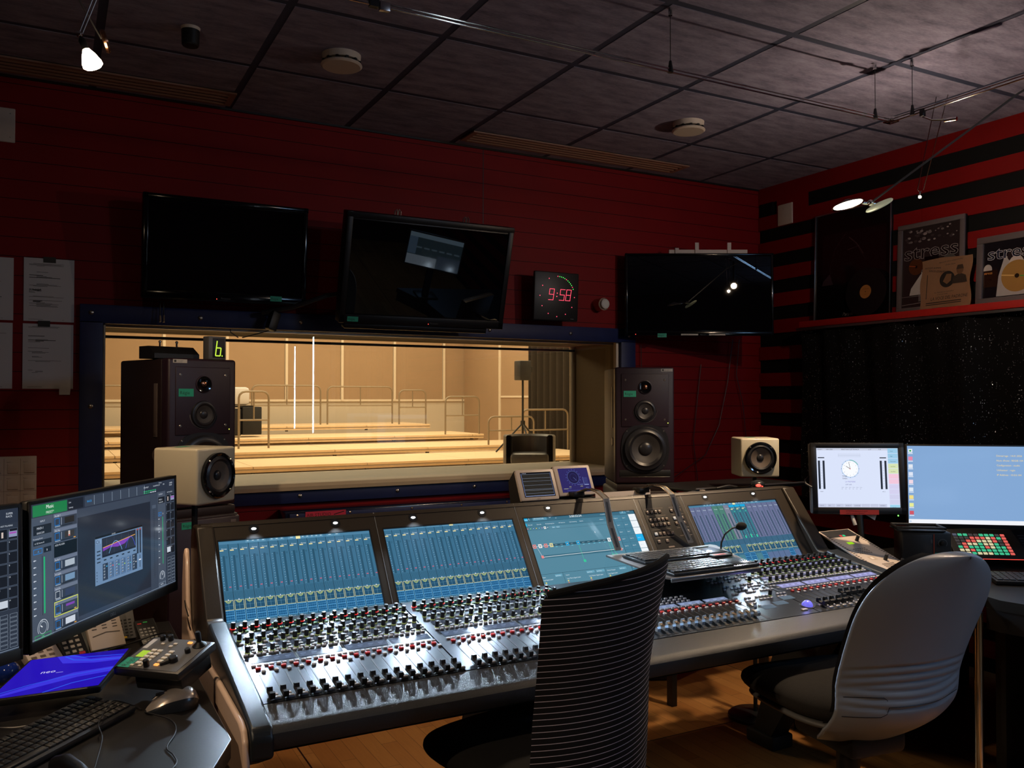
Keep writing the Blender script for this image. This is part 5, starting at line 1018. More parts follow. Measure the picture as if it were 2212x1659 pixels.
def rack(u, W_, H_, right=True):
    bg, pn, dk, ln, tx, bl = C('#333c4d'), C('#465060'), C('#1a1f28'), C('#8fa0b4'), C('#c4ccd8'), C('#1a7ad0'); u.r(0, 0, W_, H_, bg, 0)
    s = H_ / 1000
    def Y(v): return H_ - v * s
    def R(x, y, w_, h, c_, l=1): u.r(x, Y(y + h), w_, h * s, c_, l)
    def B(x, y, w_, h, c_, t_=3, l=3): u.box(x, Y(y + h), w_, h * s, c_, t_, l)
    def X(x, y, sz, s_, c_=tx, al='l', sx=1): u.t(x, Y(y), sz, s_, c_, 5, al, sx=sx)
    R(0, 0, W_, 100, C('#2b3342'), 1); R(20, 10, 370, 84, C('#1c7a48'), 2); X(200, 46, 36, 'Music', C('#eaf4ee'), 'c'); X(200, 84, 24, 'PRESET*', C('#cfe4d6'), 'c'); R(400, 10, 180, 84, C('#1d232e'), 2); X(410, 40, 16, 'Live'); X(410, 80, 16, 'Latency')
    for q in range(7):
        R(600 + q * 118, 10, 112, 84, C('#3a4454'), 2); R(714 + q * 118, 14, 4, 76, ln, 3)
    X(656, 62, 22, 'RACK', C('#2a9ae8'), 'c'); X(1410, 40, 16, '10BandEq37'); X(1560, 40, 16, 'StudioB-MA_RIP'); X(1720, 40, 16, '208'); X(1830, 40, 18, 'SUPER'); X(1830, 60, 18, 'RACK')
    for q in range(6): R(1410 + q * 34, 66, 26, 8, C('#28b070'), 3); R(1410 + q * 34, 82, 26, 8, C('#28a068') if q < 3 else tx, 3)
    R(0, 100, 230, H_ / s - 100, pn, 1); R(236, 100, 270, H_ / s - 130, C('#566072'), 1); R(510, 170, 1000, H_ / s - 220, C('#242b38'), 1); R(510, 104, 1000, 64, C('#3c4656'), 1)
    X(120, 140, 18, 'INPUT', tx, 'c'); R(24, 160, 190, 70, dk, 2); X(60, 190, 22, 'MADI-1'); X(60, 224, 18, 'DIGICOM'); X(20, 262, 14, 'Processing Server'); R(24, 270, 190, 36, dk, 2); X(36, 296, 16, 'A: SG Server-8')
    B(24, 330, 90, 40, bl, 4); X(66, 360, 22, 'A', C('#3aa0f0')); R(130, 330, 80, 40, dk, 2); X(160, 360, 20, 'B')
    R(112, 390, 5, 440, C('#222a34'), 2); R(128, 400, 14, 420, C('#22b070'), 3)
    for q in range(9): R(26, 410 + q * 50, 24, 6, tx, 3); u.poly([(20, Y(413 + q * 50)), (34, Y(406 + q * 50)), (34, Y(420 + q * 50))], tx, 3)
    X(84, 872, 20, '-6.2'); u.ring(115, Y(920), 54, 4, tx, 3, 30, -.6, PI + .6); u.ring(115, Y(920), 40, 5, C('#9aa4b2'), 3); u.ln([(90, Y(900)), (108, Y(914))], 7, C('#e8ecf2'), 5); B(30, 965, 170, 30, C('#2a9a5a'), 4); X(100, 988, 18, 'ON', C('#38c878'))
    names = ['Mo-BB T', 'SSL Dig', 'ADD PLUGIN', 'Ra-Ra S', 'PT EQP1', 'F6-RTA', 'C6', 'L2']
    for q, s_ in enumerate(names):
        y = 104 + q * 111; R(240, y, 262, 106, C('#323b4a') if q != 2 else C('#0f1216'), 2); R(240, y, 262, 26, C('#667084') if q != 2 else C('#0f1216'), 3); X(250, y + 22, 18, s_)
        if q != 2:
            B(250, y + 32, 52, 56, bl if q != 5 else tx, 4, 4); R(320, y + 32, 7, 56, C('#8a94a4'), 4)
            R(360, y + 36, 110, 48, [C('#222222'), C('#34302e'), 0, C('#a8b4c0'), C('#7090b0'), C('#303c58'), C('#3c4050'), C('#c8d0dc')][q], 4); R(250, y + 92, 60, 7, ln, 4); R(330, y + 92, 120, 7, C('#1c2430'), 4)
            if q in (1, 6, 7): R(460, y + 92, 24, 7, C('#e0a040'), 5)
            if q == 6: B(236, y - 2, 268, 112, C('#d8e050'), 5, 6); R(366, y + 40, 98, 18, C('#7a40a8'), 5)
            if q == 1: R(400, y + 36, 20, 40, C('#c8b8b0'), 5); R(402, y + 66, 16, 8, C('#d03020'), 6)
    # plug-in window
    x0, y0, w_, h_ = 720, 360, 660, 400
    R(x0, y0, w_, h_, C('#6a86a8'), 2); R(x0, y0, w_, 18, C('#14181e'), 3); X(x0 + 220, y0 + 15, 14, 'C6-MCR', C('#d0d4dc')); R(x0 + 14, y0 + 24, 66, 40, C('#7a96b8'), 3); X(x0 + 14, y0 + 60, 40, 'C6', C('#33445a'))
    R(x0 + 90, y0 + 26, 470, 160, C('#1c1e2a'), 3); R(x0 + 100, y0 + 30, 450, 140, C('#262a38'), 4)
    u.poly([(x0 + 100, Y(y0 + 105)), (x0 + 230, Y(y0 + 98)), (x0 + 550, Y(y0 + 66)), (x0 + 470, Y(y0 + 84)), (x0 + 400, Y(y0 + 120)), (x0 + 300, Y(y0 + 130)), (x0 + 200, Y(y0 + 116)), (x0 + 100, Y(y0 + 134))], C('#7a3ab0'), 5)
    u.ln([(x0 + 100, Y(y0 + 105)), (x0 + 550, Y(y0 + 68))], 5, C('#e8a850'), 6)
    for cx, cw, c_ in ((270, 90, '#7ab8f0'), (480, 70, '#4a58e0')): u.ln([(x0 + cx + cw * (q / 8 - 1), Y(y0 + 165 - 90 * (1 - (q / 8 - 1) ** 2))) for q in range(17)], 4, C(c_), 6)
    for q in range(4): R(x0 + 150 + q * 100, y0 + 30, 2, 140, C('#4a5060'), 5)
    R(x0 + 575, y0 + 26, 26, 220, C('#2c3444'), 3); R(x0 + 615, y0 + 26, 26, 220, C('#2c3444'), 3); R(x0 + 580, y0 + 28, 14, 10, C('#e04040'), 4); R(x0 + 620, y0 + 28, 14, 10, C('#e04040'), 4)
    for q in range(6):
        xx = x0 + 96 + q * 82; R(xx, y0 + 238, 70, 140, C('#303c50') if q in (0, 5) else C('#587498'), 3)
        for j in range(5): u.ci(xx + 22, Y(y0 + 256 + j * 25), 11, C('#c4d0e0'), 5, 12, .6); R(xx + 12, y0 + 254 + j * 25, 20, 7, C('#1c2430'), 6)
        R(xx + 50, y0 + 246, 5, 120, C('#1c2430'), 4); R(xx + 45, y0 + 262 + q * 9 % 50, 15, 8, C(['#40b0e8', '#e05040', '#48c890', '#a8d040', '#48b0c8', '#d0d0d0'][q]), 5); R(xx + 14, y0 + 204, 34, 10, C('#1c2430'), 5)
    R(x0 + 616, y0 + 262, 7, 110, C('#1c2430'), 4); R(x0 + 604, y0 + 300, 32, 10, C('#e0e6f0'), 5)
    for q in range(4): R(x0 + 22, y0 + 120 + q * 30, 46, 10, C('#2a3444'), 4); R(x0 + 16, y0 + 290 + q * 24, 9, 8, C('#2a3444'), 4)
    # right hand strips
    R(1515, 100, 110, H_ / s - 100, C('#3a4454'), 1); R(1568, 250, 4, 640, C('#2a323e'), 3); R(1540, 210, 60, 30, C('#4c586a'), 3)
    for q in range(34): R(1550, 260 + q * 18, 40, 2, C('#2c3644'), 3)
    R(1630, 100, 130, H_ / s - 100, pn, 1); X(1650, 130, 16, 'OUTPUT'); R(1640, 150, 108, 60, dk, 2); X(1650, 180, 18, 'MADI-1'); X(1650, 204, 16, 'DIGICOM'); B(1640, 290, 52, 36, bl, 4); X(1656, 316, 20, 'A', C('#3aa0f0')); X(1712, 316, 18, 'B')
    R(1706, 340, 8, 440, C('#22b070'), 3)
    for q in range(8): R(1640, 350 + q * 60, 20, 6, tx, 3)
    u.ring(1694, Y(890), 40, 5, tx, 3, 24, -.6, PI + .6); u.ring(1694, Y(890), 28, 4, C('#9aa4b2'), 3); u.ln([(1694, Y(884)), (1694, Y(866))], 6, C('#e8ecf2'), 5); B(1640, 950, 108, 34, ln, 2); X(1664, 974, 18, 'MUTE')
    R(1765, 100, 155, H_ / s - 100, C('#2e3644'), 1); X(1790, 124, 14, 'HOT PLUGINS')
    for i in range(2):
        for j in range(7): R(1772 + i * 74, 140 + j * 82, 68, 76, C('#1a1f28'), 2); B(1772 + i * 74, 140 + j * 82, 68, 76, C('#566274'), 2, 3); X(1776 + i * 74, 158 + j * 82, 14, str(j * 2 + i + 1))
        for j in range(8): B(1784 + i * 70, 740 + j * 30, 56, 26, C('#7c8898'), 2, 3)
    R(1850, 160, 60, 40, C('#8a92b4'), 4); R(1854, 166, 50, 12, C('#a050b0'), 5); R(1780, 640, 60, 50, C('#c4ccd8'), 4); R(1796, 160, 14, 40, C('#c8b8b0'), 4)
    X(1650, 20, 14, 'Window'); R(0, H_ / s - 12, W_, 3, ln, 4)
def rackL(u, W_, H_):
    rack(u, W_, H_); s = H_ / 1000
    def R(x, y, w_, h, c_, l=7): u.r(x, H_ - (y + h) * s, w_, h * s, c_, l)
    R(1000, 150, 640, 800, C('#4a5668'), 7)
    for q, c_ in enumerate(['#40a8e8', '#40a8e8', '#2a3240', '#40a8e8', '#40a8e8', '#566274', '#40a8e8', '#40a8e8']): R(1330, 470 + q * 42, 190, 40, C(c_), 8)
    R(1330, 160, 190, 40, C('#1c8a50'), 8); R(1530, 150, 8, 820, C('#c8d8f0'), 8); R(1330, 940, 200, 6, C('#c8d8f0'), 8); R(1450, 250, 10, 170, C('#28b070'), 8); R(1440, 700, 10, 160, C('#28b070'), 9)
P0, P1 = V((-.0395, 2.137, .932)), V((.325, 2.669, .932)); dx = (P1 - P0).normalized(); w_ = (P1 - P0).length
M1 = frame(P0, dx, (dx.y, -dx.x, .02)); dell(M1, w_, .333, 'wide computer monitor with a purple curve window, standing right of its twin', rack)
d2 = V((.74, .67, 0)); q = V((-.052, 2.118, .932)) - d2 * .645; M2 = frame(q, d2, (d2.y, -d2.x, .02)); dell(M2, .645, .333, 'computer monitor cut by the left picture edge, blue tiles on screen', rackL)
# keyboard, mouse with its cable
e = V((.66, .75, 0)).normalized(); Bq = V((.182, 2.235, .742)); KX = e; KY = V((-e.y, e.x, .12)).normalized(); KO = Bq - e * .445
k = keyb(frame(KO, KX, KX.cross(KY)), .445, .135, 'black computer keyboard on the dark left desk, mouse to its right', rows=6, cols=22, glyph=True, kl=100, light=(.03, .028, .027), base='dark_plastic', th=.014)
T = MX.Translation((.262, 2.228, .741)) @ MX.Rotation(math.radians(186), 4, 'Z'); t = empty('computer_mouse', T.translation); tag(t, 'silver and black computer mouse on the left desk', 'mouse')
def mouse(u_, v, sc=1.0, z0=0):
    a = PI * u_; L = -1 + 2 * v; w_ = .038 * math.sqrt(max(0, 1 - abs(L) ** 2.6)) * (1 - .18 * L) * sc; h = (.043 - .012 * L - .018 * max(0, L) ** 2) * math.sqrt(max(0, 1 - abs(L) ** 3.0)) * sc
    return (L * .062, math.cos(a) * w_, z0 + max(0, math.sin(a)) ** .8 * h)
G(T).mat('mouse_dark').grid(lambda a, b: mouse(a, b), 24, 24).build('body', t, 60)
G(T).mat('mouse_silver').grid(lambda a, b: (lambda p: (p[0], p[1], p[2] + .0012))(mouse(.16 + .68 * a, .02 + .96 * b)), 20, 24).build('top_shell', t, 60)
G(T).mat('chrome').tube([(.012, 0, .0425), (.03, 0, .0385), (.046, 0, .029)], .0016, 6).build('seam', t); G(T).mat('black').rb((.028, 0, .038), (.02, .006, .008), .002).build('scroll_wheel', t)
pts = [(.194, 2.236, .745), (.18, 2.263, .748), (.137, 2.24, .775), (.12, 2.20, .775), (.0965, 2.12, .768), (.10, 2.04, .762), (.083, 1.945, .744), (.083, 1.92, .744), (.125, 1.872, .7435), (.17, 1.80, .7435), (.226, 1.87, .7435), (.23, 1.925, .7435), (.222, 1.975, .7435), (.25, 2.06, .7435), (.248, 2.14, .7435), (.20, 2.215, .745)]
def smooth(P, n=5):
    P = [V(p) for p in P]; out = []
    for i in range(len(P) - 1):
        a, b, c_, d_ = P[max(0, i - 1)], P[i], P[i + 1], P[min(len(P) - 1, i + 2)]
        for j in range(n): s_ = j / n; out.append(.5 * ((2 * b) + (c_ - a) * s_ + (2 * a - 5 * b + 4 * c_ - d_) * s_ ** 2 + (3 * b - a - 3 * c_ + d_) * s_ ** 3))
    return out + [P[-1]]
tag(G().mat('cable').tube(smooth(pts), .0016, 8).build('charging_cable'), 'thin black cable looping over the left desk from the mouse', 'cable')
tag(G().mat('cable_white').tube(smooth([(-.12, 2.28, .745), (-.06, 2.25, .745), (0, 2.27, .745), (.05, 2.33, .747), (.06, 2.36, .75)]), .0015, 8).build('thin_cable'), 'thin greyish cable lying between the blue screen and the keyboard', 'cable')
# lexicon style remote
FL, X_, Y_ = V((.135, 2.315, .832)), V((.135, -.128, 0)), V((.0975, .104, .034)); T = frame(FL, X_, X_.cross(Y_)) @ MX.Scale(.89, 4); t = empty('effects_remote', (.24, 2.3, .742)); tag(t, 'grey desktop remote with rubber keys, knobs and green label, left of the console', 'controller')
W_, D_ = .209, .175
g = G(T).mat('dark_plastic').rb((W_ / 2, D_ / 2, -.012), (W_, D_, .024), .006); g.build('case', t)
G(T).mat('black').rb((W_ / 2 + .02, D_ / 2 - .0, -.045), (W_ - .06, D_ - .04, .05), .004).build('stand', t)
G(T).mat('grey_plastic').bb(.012, .008, .0, W_ - .012, D_ - .008, .0012).build('top_plate', t)
pm('rubber_key', (.8, .74, .64), .5); kk = G().mat('rubber_key').rb((0, 0, .0025), (.016, .011, .005), .0018); me = kk.mesh('key'); k3 = G().mat('led').rb((0, 0, .002), (.014, .0095, .004), .0018); k3.fc = [(1.5, .55, .12)] * len(k3.f); me3 = k3.mesh('key_lit')
for i in range(5):
    for j in range(4):
        if j < 2 or j == 3: inst('key', me if (i, j) != (0, 3) else me3, t, T @ MX.Translation((.062 + .019 * j, .03 + .0165 * i, .001)))
for p in ((.05, .018), (.075, .018), (.062, .135), (.095, .125), (.10, .14)): inst('key', me, t, T @ MX.Translation((*p, .001)) @ MX.Scale(.7, 4))
inst('key', me3, t, T @ MX.Translation((.14, .152, .001)))
for x, y, r_, h in ((.095, .02, .008, .02), (.045, .158, .008, .014), (.07, .160, .008, .016), (.155, .055, .012, .014), (.165, .105, .008, .012)): G(T).mat('knob').lathe([(r_, .001), (r_, h), (r_ * .8, h + .002), (0, h + .002)], 18, MX.Translation((x, y, 0))).build('rotary_knob', t)
G(T).mat('knob').lathe([(.02, .001), (.02, .003), (.009, .012), (.0075, .014), (.0075, .04), (.006, .044), (0, .044)], 20, MX.Translation((.175, .145, 0))).build('joystick', t)
G(T).mat('rubber').tube([T @ V(p) for p in ()] or [(.13, .03, .004), (.145, .045, .006), (.155, .055, .01)], .006, 8).build('jog_handle', t)
u = UI(T @ MX.Translation((0, 0, .001)), .001); u.r(25, 62, 26, 34, C('#a8c83a')); u.build('lcd', t, 0); regie(t, T @ MX.Translation((.004, .006, .0012)) @ MX.Rotation(PI / 2, 4, 'Z') @ MX.Translation((0, -.042, 0)), .05, .038)
u = UI(T @ MX.Translation((0, 0, .001)), .001, 'print'); u.r(12, 108, 16, 50, C('#c8c4c0')); u.t(16, 120, 8, 'E-51', C('#222222'), rot=PI / 2); u.build('inventory_label', t, 0)
# blue tablet screen
TT2 = frame((-.125, 2.335, .79), (1, -.02, 0), (0, -.1, 1)) @ MX(((1, .36, 0, 0), (0, 1, 0, 0), (0, 0, 1, 0), (0, 0, 0, 1))); t = empty('tablet_screen', (0, 2.4, .742)); tag(t, 'tablet lying on the left desk showing a bright blue picture', 'tablet')
G(TT2).mat('black').rb((.115, .11, -.009), (.245, .235, .018), .005).build('case', t); G(TT2).mat('black').bb(.01, .03, -.03, .22, .2, -.018).build('stand', t)
u = UI(TT2, .001); u.r(0, 0, 230, 220, C('#2410b4'), 0); c1, c2, c3 = C('#2c5ce8'), C('#3a34dc'), C('#1c0c98')
u.poly([(0, 0), (90, 40), (160, 70), (230, 80), (230, 110), (140, 100), (60, 50), (0, 10)], c2, 1); u.ln([(0, 20), (60, 56), (130, 84), (230, 100)], 3, c1, 2); u.ln([(110, 0), (160, 36), (230, 56)], 4, c1, 2); u.poly([(60, 220), (90, 170), (170, 150), (230, 150), (230, 175), (150, 180), (100, 220)], c2, 1); u.ln([(80, 215), (110, 185), (160, 168), (230, 160)], 4, c1, 3); u.ln([(90, 218), (130, 196), (230, 182)], 3, c1, 3); u.poly([(120, 220), (150, 200), (230, 190), (230, 220)], c3, 2)
u.t(60, 118, 22, 'neo', C('#d8d4f8'), 4, rot=.0); u.r(96, 112, 16, 2, C('#a8a4e8'), 4); u.build('screen', t, 0)
# trackball, phones, remotes, note pad behind
t = empty('desk_trackball', (-.09, 2.6, .742)); tag(t, 'glossy blue trackball on a dark ring base under the left monitor', 'trackball'); G(MX.Translation((-.095, 2.56, .742))).mat('black').lathe([(.045, 0), (.045, .012), (.03, .022), (.024, .026)], 30).build('base', t)
pm('blue_ball', (.01, .03, .22), .08, coat=.5); G().mat('blue_ball').sph((-.095, 2.56, .785), .03, 24).build('ball', t)
def slab(name, cat, o, a, w_, h, th, tilt, m, label, draw=None, grp=None):
    T = MX.Translation(o) @ MX.Rotation(a, 4, 'Z') @ MX.Rotation(tilt, 4, 'X'); t = empty(name, o); tag(t, label, cat, grp)
    G(T).mat(m).rb((0, h / 2, -th / 2), (w_, h, th), .004).build('case', t)
    if draw: u = UI(T @ MX.Translation((-w_ / 2, 0, 0)), .001, 'print'); draw(u, w_ * 1000, h * 1000); u.build('keypad', t, 0)
    return t
def keys(cols, rows, c_, extra=()):
    def f(u, W_, H_):
        for i in range(cols):
            for j in range(rows): u.r(W_ * (.1 + .8 * i / cols), H_ * (.08 + .6 * j / rows), W_ * .5 / cols, H_ * .3 / rows, c_)
        for x, y, w2, h2, cc in extra: u.r(W_ * x, H_ * y, W_ * w2, H_ * h2, C(cc), 2)
    return f
slab('desk_phone', 'telephone', (.0, 2.70, .757), .45, .09, .12, .03, .55, 'plate_dim', 'beige phone with a green key behind the blue tablet', keys(3, 4, C('#554a44'), ((.1, .02, .3, .08, '#1c8a48'),)))
slab('intercom_phone', 'telephone', (.07, 2.74, .757), .45, .07, .16, .03, .85, 'black', 'dark handset with rows of pale keys behind the blue tablet', keys(3, 6, C('#a09890'), ((.6, .02, .25, .05, '#b02030'),)))
def pad(u, W_, H_):
    for i in range(3):
        for j in range(7): u.r(12 + i * 30, 60 + j * 9, 14, 3, C('#4a4440'))
    u.ln([(10, 40), (50, 48), (90, 44)], 3, C('#5a5048'))
slab('note_pad', 'note pad', (.155, 2.79, .757), .35, .10, .14, .02, 1.0, 'plate', 'upright beige note pad with columns of figures under the right monitor', pad)
slab('remote_control', 'remote control', (.205, 2.86, .757), .2, .065, .10, .02, 1.0, 'grey_plastic', 'grey remote control with yellow and blue keys behind the tablet', keys(4, 6, C('#0c0c0c'), ((.1, .04, .2, .06, '#2878a8'), (.35, .04, .2, .06, '#d8b020'))))
slab('remote_control', 'remote control', (.275, 2.80, .752), .2, .06, .11, .02, .5, 'black', 'black remote with small coloured keys behind the grey desktop remote', keys(4, 5, C('#888888'), ((.1, .8, .2, .04, '#c02828'), (.4, .84, .2, .04, '#20a050'))))
slab('remote_control', 'remote control', (-.075, 1.80, .745), -.5, .055, .14, .02, .05, 'dark_plastic', 'dark remote control with a red button at the bottom left corner', keys(3, 5, C('#8a8480'), ((.1, .8, .25, .08, '#c83020'),)))
t = empty('phone_handset', (.03, 1.86, .745)); tag(t, 'black curved handset lying in front of the left keyboard', 'handset'); G().mat('knob').tube([(.085, 1.74, .755), (.07, 1.79, .765), (.05, 1.85, .778), (.03, 1.90, .778), (.015, 1.93, .765)], [.02, .016, .014, .016, .018], 12).build('handle', t)
tag(G().mat('cable').tube(smooth([(.15, 2.75, .76), (.2, 2.68, .79), (.26, 2.66, .81), (.31, 2.72, .80), (.33, 2.85, .76)]), .0025, 8).build('loop_cable'), 'black cable loop behind the grey desktop remote', 'cable')
# ------------------------------------------------------------------ right desk
t = empty('side_desk', (3.6, 2.3, 0)); tag(t, 'dark side desk right of the console with blue-lit front edge', 'desk')
G().mat('desk_top').prism([(3.12, 2.03), (3.10, 1.955), (3.135, 1.80), (3.05, 1.4), (2.85, 1.1), (4.28, .95), (4.28, 1.5), (4.28, 2.9), (2.93, 2.9), (2.93, 2.1)], .70, .74).build('desk_top', t)
g = G().mat('desk_edge'); g.prism([(3.115, 2.02), (3.105, 1.96), (3.14, 1.81), (3.055, 1.41), (2.86, 1.11), (4.2, .97), (4.2, 1.0), (2.9, 1.13), (3.09, 1.41), (3.17, 1.83), (3.14, 1.97), (3.15, 2.04)], .62, .70); g.build('apron', t)
G().mat('black').bb(3.2, 2.0, 0, 4.2, 2.04, .62).build('modesty_panel', t); G().mat('black').bb(2.95, 2.82, 0, 4.2, 2.86, .62).build('back_panel', t)
for x, y in ((3.02, 1.99),): G().mat('chrome').cyl((x, y, 0), (x, y, .70), .016).build('leg', t)
t = empty('recycling_box', (3.4, 1.6, 0)); tag(t, 'dark cardboard box printed recyclable under the side desk', 'box')
TB_ = frame((3.22, 1.88, .02), (.35, -.94, 0), (-.94, -.35, 0)); G(TB_).mat('cardboard').bb(0, 0, -.3, .42, .36, 0).build('box', t); u = UI(TB_, .001, 'print'); k = C('#2a1410'); u.t(50, 240, 40, 'recyclable', C('#3a2018'), 1)
for q in range(3): a = PI / 2 + q * 2 * PI / 3; u.ln([(180 + 80 * math.cos(a - .5), 130 + 80 * math.sin(a - .5)), (180 + 90 * math.cos(a + .5), 130 + 90 * math.sin(a + .5)), (180 + 60 * math.cos(a + .9), 130 + 60 * math.sin(a + .9))], 14, C('#30180f'), 1)
u.build('print', t, 0)
# a further monitor on the side desk, behind the picture edge; the middle television mirrors it
nn = V((-.40, .88, .18)); T = frame(V((3.30, 1.38, 1.03)), (-.88, -.40, 0), nn); t = empty('computer_monitor', T.translation); t.matrix_basis = T; tag(t, 'monitor standing on the side desk just outside the right picture edge', 'monitor')
G(T).mat('dark_plastic').rb((.25, .15, -.012), (.52, .32, .022), .006).build('casing', t)
u = UI(T, .001); u.r(4, 4, 492, 292, C('#48606c'), 0); u.r(4, 256, 492, 40, C('#a8c8e0'), 1); u.r(420, 100, 76, 156, C('#7898b8'), 1); u.r(220, 4, 276, 90, C('#c8dcf0'), 1); u.r(4, 4, 210, 120, C('#60748c'), 1)
for q in range(6): u.r(20 + 70 * q, 160, 50, 14, C('#88a4b8'), 2)
u.build('screen', t, 0); q = T @ V((.25, .05, -.03)); G().mat('dark_plastic').bb(q.x - .03, q.y - .03, .745, q.x + .03, q.y + .0, q.z + .05).rb((q.x, q.y, .748), (.2, .16, .014), .005).build('stand', t)
# touch monitor
Ta = frame((2.79, 2.56, 1.008), (.86, -.50, 0), (-.50, -.86, .10)); W_, H_ = .385, .295; t = empty('touch_monitor', (3.05, 2.4, .74)); tag(t, 'black monitor with a white clock page and a red label below', 'monitor')
G(Ta).mat('dark_plastic').rb((W_ / 2, H_ / 2, -.02), (W_, H_, .04), .01).build('casing', t); g = G(Ta).mat('dark_plastic')
for c_, d_ in (((W_ / 2, H_ - .011, .003), (W_, .022, .008)), ((W_ / 2, .014, .003), (W_, .028, .008)), ((.012, H_ / 2, .003), (.024, H_, .008)), ((W_ - .012, H_ / 2, .003), (.024, H_, .008))): g.rb(c_, d_, .003)
g.build('bezel', t)
u = UI(Ta @ MX.Translation((.024, .028, 0)), .001); w_, h = 337, 245; u.r(0, 0, w_, h, C('#dbe4fb'), 0); u.r(0, h - 9, w_ - 40, 9, C('#c8cee0'), 1); k = C('#2a2e3a')
for x, s_ in ((6, '09:58:11'), (42, '14-01-2026'), (104, 'MINISTUDIO ELETTRONICA'), (216, 'cs.17'), (258, '9.10')): u.t(x, h - 8, 7, s_, k, 3, sx=.85)
for j, c_ in enumerate(['#9ccbe8', '#9ccbe8', '#9ccbe8', '#d6e4b4', '#d6e4b4', '#f2c6da', '#f2c6da', '#d4d0ee', '#d4d0ee', '#d0d0ec', '#d0d0ec', '#9cd2ec']): u.r(w_ - 42, h - 20.5 - j * 21.2, 41, 19.5, C(c_), 2); u.t(w_ - 32, h - 14 - j * 21.2, 5.5, ['Cloud', 'Fader', 'Mixer param', 'Load Show', 'Save Show', '', '', '', '', '', '', 'ON AIR'][j] or '.', k, 3, sx=.8)
for x in range(8): u.r(2 + x * 35.4, 1, 33.6, 13, C('#c6cce4'), 2); u.t(8 + x * 35.4, 5, 5.5, ['MAIN IN', 'MSG', 'SETUP', 'MATRIX 10', 'SCHEDULER', '-', '-', 'METERING'][x], C('#555a70'), 3, sx=.8)
for x in (6, w_ - 76):
    u.r(x, h - 42, 27, 4, k, 2); u.r(x, h - 52 - 118, 8.5, 118, C('#2a303c'), 2); u.r(x + 19, h - 52 - 118, 8.5, 118, C('#2a303c'), 2)
    for q in range(10): u.r(x + 12, h - 60 - q * 11, 3, 1, C('#8088a0'), 2)
    u.t(x + 6, h - 182, 5, 'MAIN' if x < 50 else 'MIC 3', k)
cx, cy = 138, h - 86; u.ci(cx, cy, 38, C('#c4d8f4'), 1, 40); u.ci(cx, cy, 33, C('#fafcff'), 2, 40)
for q in range(12): a = q * PI / 6; u.ci(cx + 36 * math.cos(a), cy + 36 * math.sin(a), 1.3, C('#3a4460'), 3, 8); u.t(cx + 27 * math.sin(a), cy + 27 * math.cos(a) - 2, 6, str(q or 12), C('#8a94b0'), 3, 'c')
u.ring(cx, cy, 36, 2, C('#38b088'), 4, 14, .5, PI / 2); u.ln([(cx, cy), (cx - 17, cy + 11)], 1.8, k, 4); u.ln([(cx, cy), (cx - 5, cy + 28)], 1.4, k, 4); u.ci(cx, cy, 2, C('#c83040'), 5)
for s_, y, c_ in (('TIMER:', 126, '#444a5c'), ('TIMER:', 116, '#444a5c'), ('LA PREMIERE', 103, '#8a80c8'), ('OFF AIR', 91, '#7a80a8')): u.t(cx - (34 if y > 110 else 22), y, 7.4, s_, C(c_), 3)
for j in range(2):
    for q in range(6): u.t(cx - 38 + q * 15, 80 - j * 6, 4.6, '00 ' if j else 'PGM', C('#8088a0'), 3)
for y in (h - 24, h - 30): u.box(90, y - 6, 92, 6, C('#b8c0d4'), .8, 2)
u.build('screen', t, 0)
u = UI(Ta @ MX.Translation((.11, .0, .0075)), .001, 'print'); u.r(0, -2, 160, 20, C('#c8403c'), 0); u.t(26, 10, 8, 'ATTENTION: Selectionner la source', C('#3a0808'), 1, sx=.72); u.t(26, 1, 8, 'avant de se mettre a l\'antenne !!', C('#3a0808'), 1, sx=.74); u.build('red_label', t, 0)
G(Ta).mat('led_green').sph((W_ - .03, -.006, -.01), .003, 8).build('power_light', t); G(Ta).mat('black').tube([(.25, .12, -.03), (.3, .12, -.2), (.30, .10, -.30), (.30, -.22, -.28)], .014, 10).rb((.30, -.234, -.26), (.16, .012, .12), .004).build('stand', t)
G(Ta).mat('light_plastic').tube([(.165, -.005, -.01), (.166, -.02, .0), (.172, -.045, .004)], [.006, .008, .0075], 10).build('stylus_plug', t); G(Ta).mat('cable').tube([(.0, .11, .004), (-.02, .125, -.01), (-.02, .14, -.02), (0, .155, -.03)], .004).build('side_cable', t)
g = G(Ta).mat('paper'); g.prism([(.225, -.004), (.27, -.004), (.262, -.026), (.24, -.012)], -.02, -.019); g.build('paper_tag', t)
# big blue monitor
Tm = frame((3.305, 2.50, .922), (.80, -.60, 0), (-.60, -.80, .06)); W_, H_ = .612, .365; t = empty('desktop_monitor', (3.6, 2.3, .74)); tag(t, 'large monitor with a plain light blue desktop, cut by the right edge', 'monitor')
G(Tm).mat('black').rb((W_ / 2, H_ / 2, -.012), (W_, H_, .022), .005).build('casing', t)
u = UI(Tm @ MX.Translation((.006, .02, .0)), .6 / 1920); w_, h = 1920, 1080; u.r(0, 0, w_, h, C('#84a8d4'), 0); u.r(0, 0, w_, 58, C('#f2f4fa'), 1); u.box(14, 18, 18, 18, C('#60a0d8'), 4, 3)
for q, c_ in enumerate(['#e8f0f4', '#e888a8', '#e0e6f0', '#dce4f4', '#f0d8e4', '#dce8f4', '#f0dc88', '#e8ec98', '#d05868']): u.r(14, 985 - q * 108, 56, 52, C(c_), 2); u.r(10, 968 - q * 108, 64, 10, C('#e8eef8'), 2)
u.r(28, 1000, 26, 22, C('#38a858'), 3)
for q, s_ in enumerate(['Démarrage : 14.01.2026', 'Nom d\'hote : REGIE-104', 'Configuration : studio', 'Utilisateur : regie', 'IP Address : 10.0.0.104']): u.t(1420 * .86 - 50, 940 - q * 66, 34, s_, C('#f0d890'), 3)
